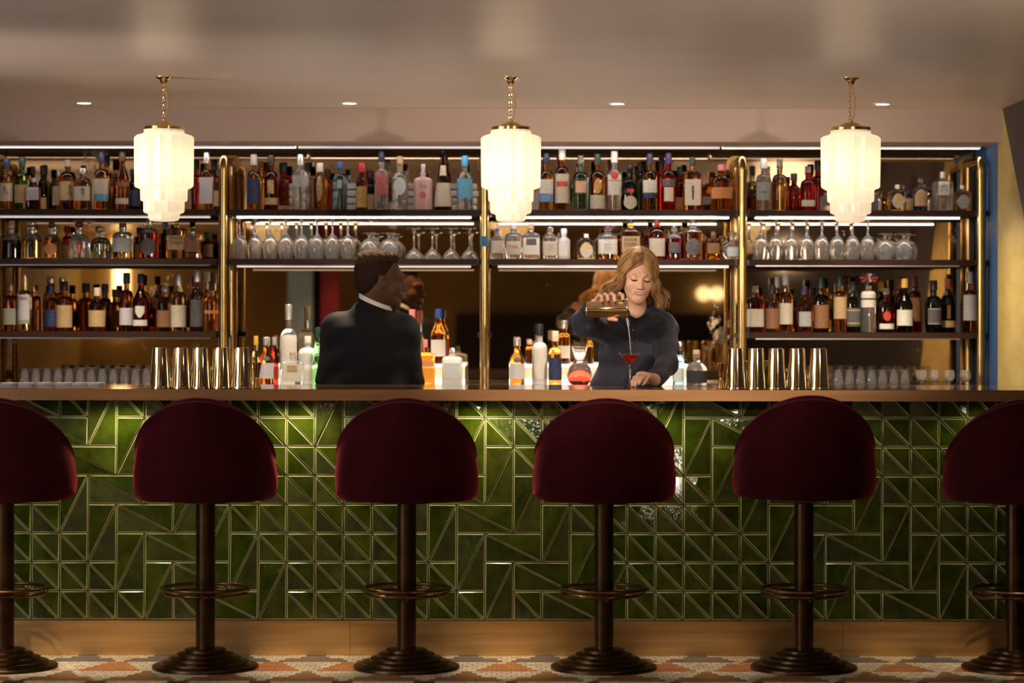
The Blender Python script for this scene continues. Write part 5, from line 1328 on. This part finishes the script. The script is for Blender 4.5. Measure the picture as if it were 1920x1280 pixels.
# white shirt collar standing above the jacket collar
def neckring(name, m, prof, tilt):
    cc = P3(704, 567, YMN + .008); rs = []
    for rr, dz in prof:
        rs.append([(cc[0] + rr * math.cos(2 * PI * k / 48), cc[1] + rr * .98 * math.sin(2 * PI * k / 48), cc[2] + dz - tilt * math.cos(2 * PI * k / 48 + .25)) for k in range(48)])
    MB().rings(rs, closed=True).build(name, m, man, MBs, sharp=50)
neckring('shirt_collar', mat('white_shirt', (.72, .70, .68), .6), [(.0745, -.020), (.0735, .004), (.0718, .0135), (.069, .0135), (.070, -.02)], .031)
neckring('jacket_collar', JACK, [(.0785, -.030), (.0778, -.0075), (.0757, -.0065), (.0750, -.024)], .031)
legs(MBs, .92, TROU, SHOE, .095, man, 1)
# cropped hair: faded sides and curly top
FADE = mat('faded_hair', (.017, .010, .007), .9, spec=.15, noise=(300., (.030, .016, .010), (1, 1, 1)))
CURL = mat('curly_hair', (.018, .009, .005), .85, spec=.2, noise=(120., (.065, .032, .014), (1, 1, 1), 2.))
K2 = SDF(); K2.M = MM
K2.ell((0, .0245, .048), (.0752, .0965, .0815), .02); K2.ell((0, .060, -.012), (.058, .054, .050), .03)
K2.ell((0, -.132, .020), (.12, .070, .088), .01, sub=True)
for s_ in (-1, 1): K2.ell((s_ * .084, -.004, -.028), (.022, .036, .052), .008, sub=True)
K2.ell((0, -.058, -.085), (.12, .085, .075), .01, sub=True)
K2.M = None
K2.mesh('faded_hair', FADE, .0032, man, MBs)
K3 = SDF(); K3.M = MM
K3.ell((0, .022, .100), (.066, .086, .036), .02); K3.ell((0, -.018, .106), (.056, .052, .026), .02); K3.ell((0, .060, .082), (.062, .058, .046), .02)
K3.M = None
def curls(P_):
    Q = (P_ - MM[:3, 3]); return .0042 * (np.sin(Q[:, 0] * 520 + 2 * np.sin(Q[:, 1] * 300)) * np.sin(Q[:, 1] * 480 + 1.5 * np.sin(Q[:, 2] * 330)) * np.sin(Q[:, 2] * 500 + 1)) + .0016 * np.sin(Q[:, 0] * 190 + Q[:, 2] * 140)
K3.mesh('curly_hair', CURL, .0026, man, MBs, disp=curls)
# ================================================================ THE ROOM BEHIND THE CAMERA (seen only in the mirror)
SC = mat('sconce_tube', (1, 1, 1), emit=(1., .80, .45), es=6.5)
SC2 = mat('sconce_globe', (1, 1, 1), emit=(1., .82, .50), es=3.)
DV = 2 * YM - YBACK          # distance of the rear wall's mirror image
for px, z0, z1, lb in ((221, 1.30, 2.25, 'left tube of the tall wall lamp pair mirrored in the left bay'), (238, 1.30, 2.25, 'right tube of the tall wall lamp pair mirrored in the left bay'), (1492, 1.45, 2.05, 'wall lamp mirrored behind the violet-capped bottle'), (1558, 1.35, 2.10, 'wall lamp mirrored beside the green-capped bottle'),
                       (1318, 1.58, 1.75, 'small left globe of the wall lamp pair mirrored right of the woman'), (1344, 1.58, 1.75, 'small right globe of the wall lamp pair mirrored right of the woman')):
    x = (px - CX) * DV / F; r = .045 if z1 - z0 > .3 else .055
    t = thing('wall_lamp', lb, 'wall lamp', (x, YBACK + .075, z0), 'wall lamps of the room behind')
    H_ = z1 - z0
    gp_ = [(0, 0), (r, .0), (r, H_), (0, H_)] if H_ > .3 else [(r * 1.4 * math.sin(PI * k / 12), H_ / 2 - r * 1.4 * math.cos(PI * k / 12)) for k in range(13)]
    MB().lathe(gp_, 20).build('glass_tube' if H_ > .3 else 'glass_globe', SC if H_ > .3 else SC2, t)
    MB().box(-.03, .03, -.0748, -.03, H_ * .3, H_ * .7).build('wall_plate', BRASS, t)
# two painted columns and dark panels across the room
for px, w, c, nm, lb in ((572, .28, (.33, .45, .50), 'pale_blue_paint', 'pale blue painted column mirrored behind the man'), (612, .22, (.25, .02, .03), 'red_paint', 'dark red painted column mirrored behind the man')):
    D_ = 2 * YM - 3.2; x = (px - CX) * D_ / F
    t = thing('column', lb, 'column', (x, 3.2, 0))
    MB().box(-w / 2, w / 2, -.1, .1, .12, ZC - .001).build('shaft', mat(nm, c, .5), t)
    MB().box(-w / 2 - .02, w / 2 + .02, -.12, .12, .001, .12).build('plinth', CARC, t)
t = thing('banquette', 'dark upholstered banquette against the rear wall, dim in the mirror', 'bench', (.9, YBACK + .03, 0))
bq = mat('dark_leather', (.035, .022, .016), .5)
MB().box(-1.5, 1.5, .0, .58, .12, .46).build('seat', bq, t); MB().box(-1.5, 1.5, 0.0, .16, .465, 1.45).build('backrest', bq, t); MB().box(-1.45, 1.45, .05, .5, .001, .119).build('plinth', CARC, t)

# ================================================================ LIGHT
def area(name, loc, target, w, sx, sy, col=(1., .82, .62)):
    l = bpy.data.lights.new(name, 'AREA'); l.shape = 'RECTANGLE'; l.size = sx; l.size_y = sy; l.energy = w; l.color = col
    o = bpy.data.objects.new(name, l); COL.objects.link(o); o.location = loc
    o.rotation_euler = (Vector(target) - Vector(loc)).to_track_quat('-Z', 'Y').to_euler(); return o
# narrow ceiling spots over the stools
for px, wv in PUCKS:
    xx = X(px, YP - .17); spot('under_counter_beam', (xx, YP - .17, ZT - .041), (xx, YP - .10, 0), wv, 158, .5, .02, (1., .90, .62))
for px in (30, 200, 575, 950, 1320, 1705, 1890):
    x = X(px, 10.1); spot('floor_spot', (x * .97, 7.70, ZC - .012), (x, 10.0, .0), (380. if px < 1200 else 210.), 12.5, .9, .035)
# wide room lights high in front of the bar
spot('room_spot', (-1.2, 6.3, ZC - .015), (.55, 10.9, 1.45), 620., 24, .9, .06, (1., .84, .68))
spot('room_spot', (1.3, 5.6, ZC - .015), (.6, 10.9, 1.5), 150., 24, .9, .06, (1., .84, .68))
# unseen uplighters added on the side walls to brighten the bar ceiling
for x, yu, tx, nm, wv in ((XL + .10, 8.3, -.9, 'left', 880.), (XR - .10, 5.0, .5, 'right', 820.)):
    t = thing('uplighter', 'brass bowl uplighter on the %s wall of the room before the bar' % nm, 'wall lamp', (x, yu, 1.78), 'uplighters of the front room')
    MB().lathe([(.01, 0), (.05, .02), (.085, .07), (.08, .07), (.047, .025), (0, .012)], 24).build('bowl', BRASS, t)
    sg_ = -1 if x < 0 else 1
    MB().box(min(0, sg_ * .0995), max(0, sg_ * .0995), -.02, .02, .0, .03).build('bracket', BRASS, t)
    spot('uplight', (x, yu, 1.86), (tx, 10.0, ZC + .12), wv, 42, .95, (.3 if nm == 'left' else .08), (1., .80, .62))
# tall daylit window in the left wall of the front room
wd = MB()
for y in (5.2, 5.96, 6.76, 7.52): wd.box(XL - .08, XL - .01, y, y + .08, .7, 2.2)
for z in (.7, 1.42, 2.13): wd.box(XL - .075, XL - .015, 5.28, 7.52, z, z + .07)
struct('window_1', wd, WHITE)
struct('window_2', MB().box(XL - .06, XL - .05, 5.28, 7.52, .77, 2.13), mat('daylit_pane', (1, 1, 1), emit=(.74, .84, 1.), es=7.))
k_ = 0
for y in (-.6, 1.6, 3.8, 5.9):  # unseen downlights added so light bounced off the floor fills the room
    for x in (-3.4, -1.2, 1.0):
        o = copy_tree(dl0); o.location = (x, y, ZC); o['label'] = 'recessed downlight in the room ceiling behind the camera, %s of twelve' % ORD[k_]; k_ += 1
        o['group'] = 'recessed downlights of the front room'
        spot('room_downlight', (x, y, ZC - .012), (x, y, 0), 65., 96, .5, .05, (1., .80, .58))
w = bpy.data.worlds.new('World'); scene.world = w; w.use_nodes = True
w.node_tree.nodes['Background'].inputs[0].default_value = (1., .78, .55, 1); w.node_tree.nodes['Background'].inputs[1].default_value = .02
# ================================================================ CAMERA
cam = bpy.data.cameras.new('camera'); co_ = bpy.data.objects.new('camera', cam); COL.objects.link(co_)
co_.location = (0, 0, CAMH); co_.rotation_euler = (PI / 2, -.0014, 0)
cam.sensor_fit = 'HORIZONTAL'; cam.sensor_width = 36; cam.lens = 36 * F / 1920.
cam.shift_y = -30 / 1920.
cam.clip_start = .05; cam.clip_end = 60
cam.dof.use_dof = True; cam.dof.focus_distance = 10.5; cam.dof.aperture_fstop = 2.1
scene.camera = co_
vs_ = scene.view_settings
scene.display_settings.display_device = 'sRGB'
vs_.view_transform = 'Standard'; vs_.look = 'None'; vs_.exposure = 0.; vs_.gamma = 1.; vs_.use_curve_mapping = False
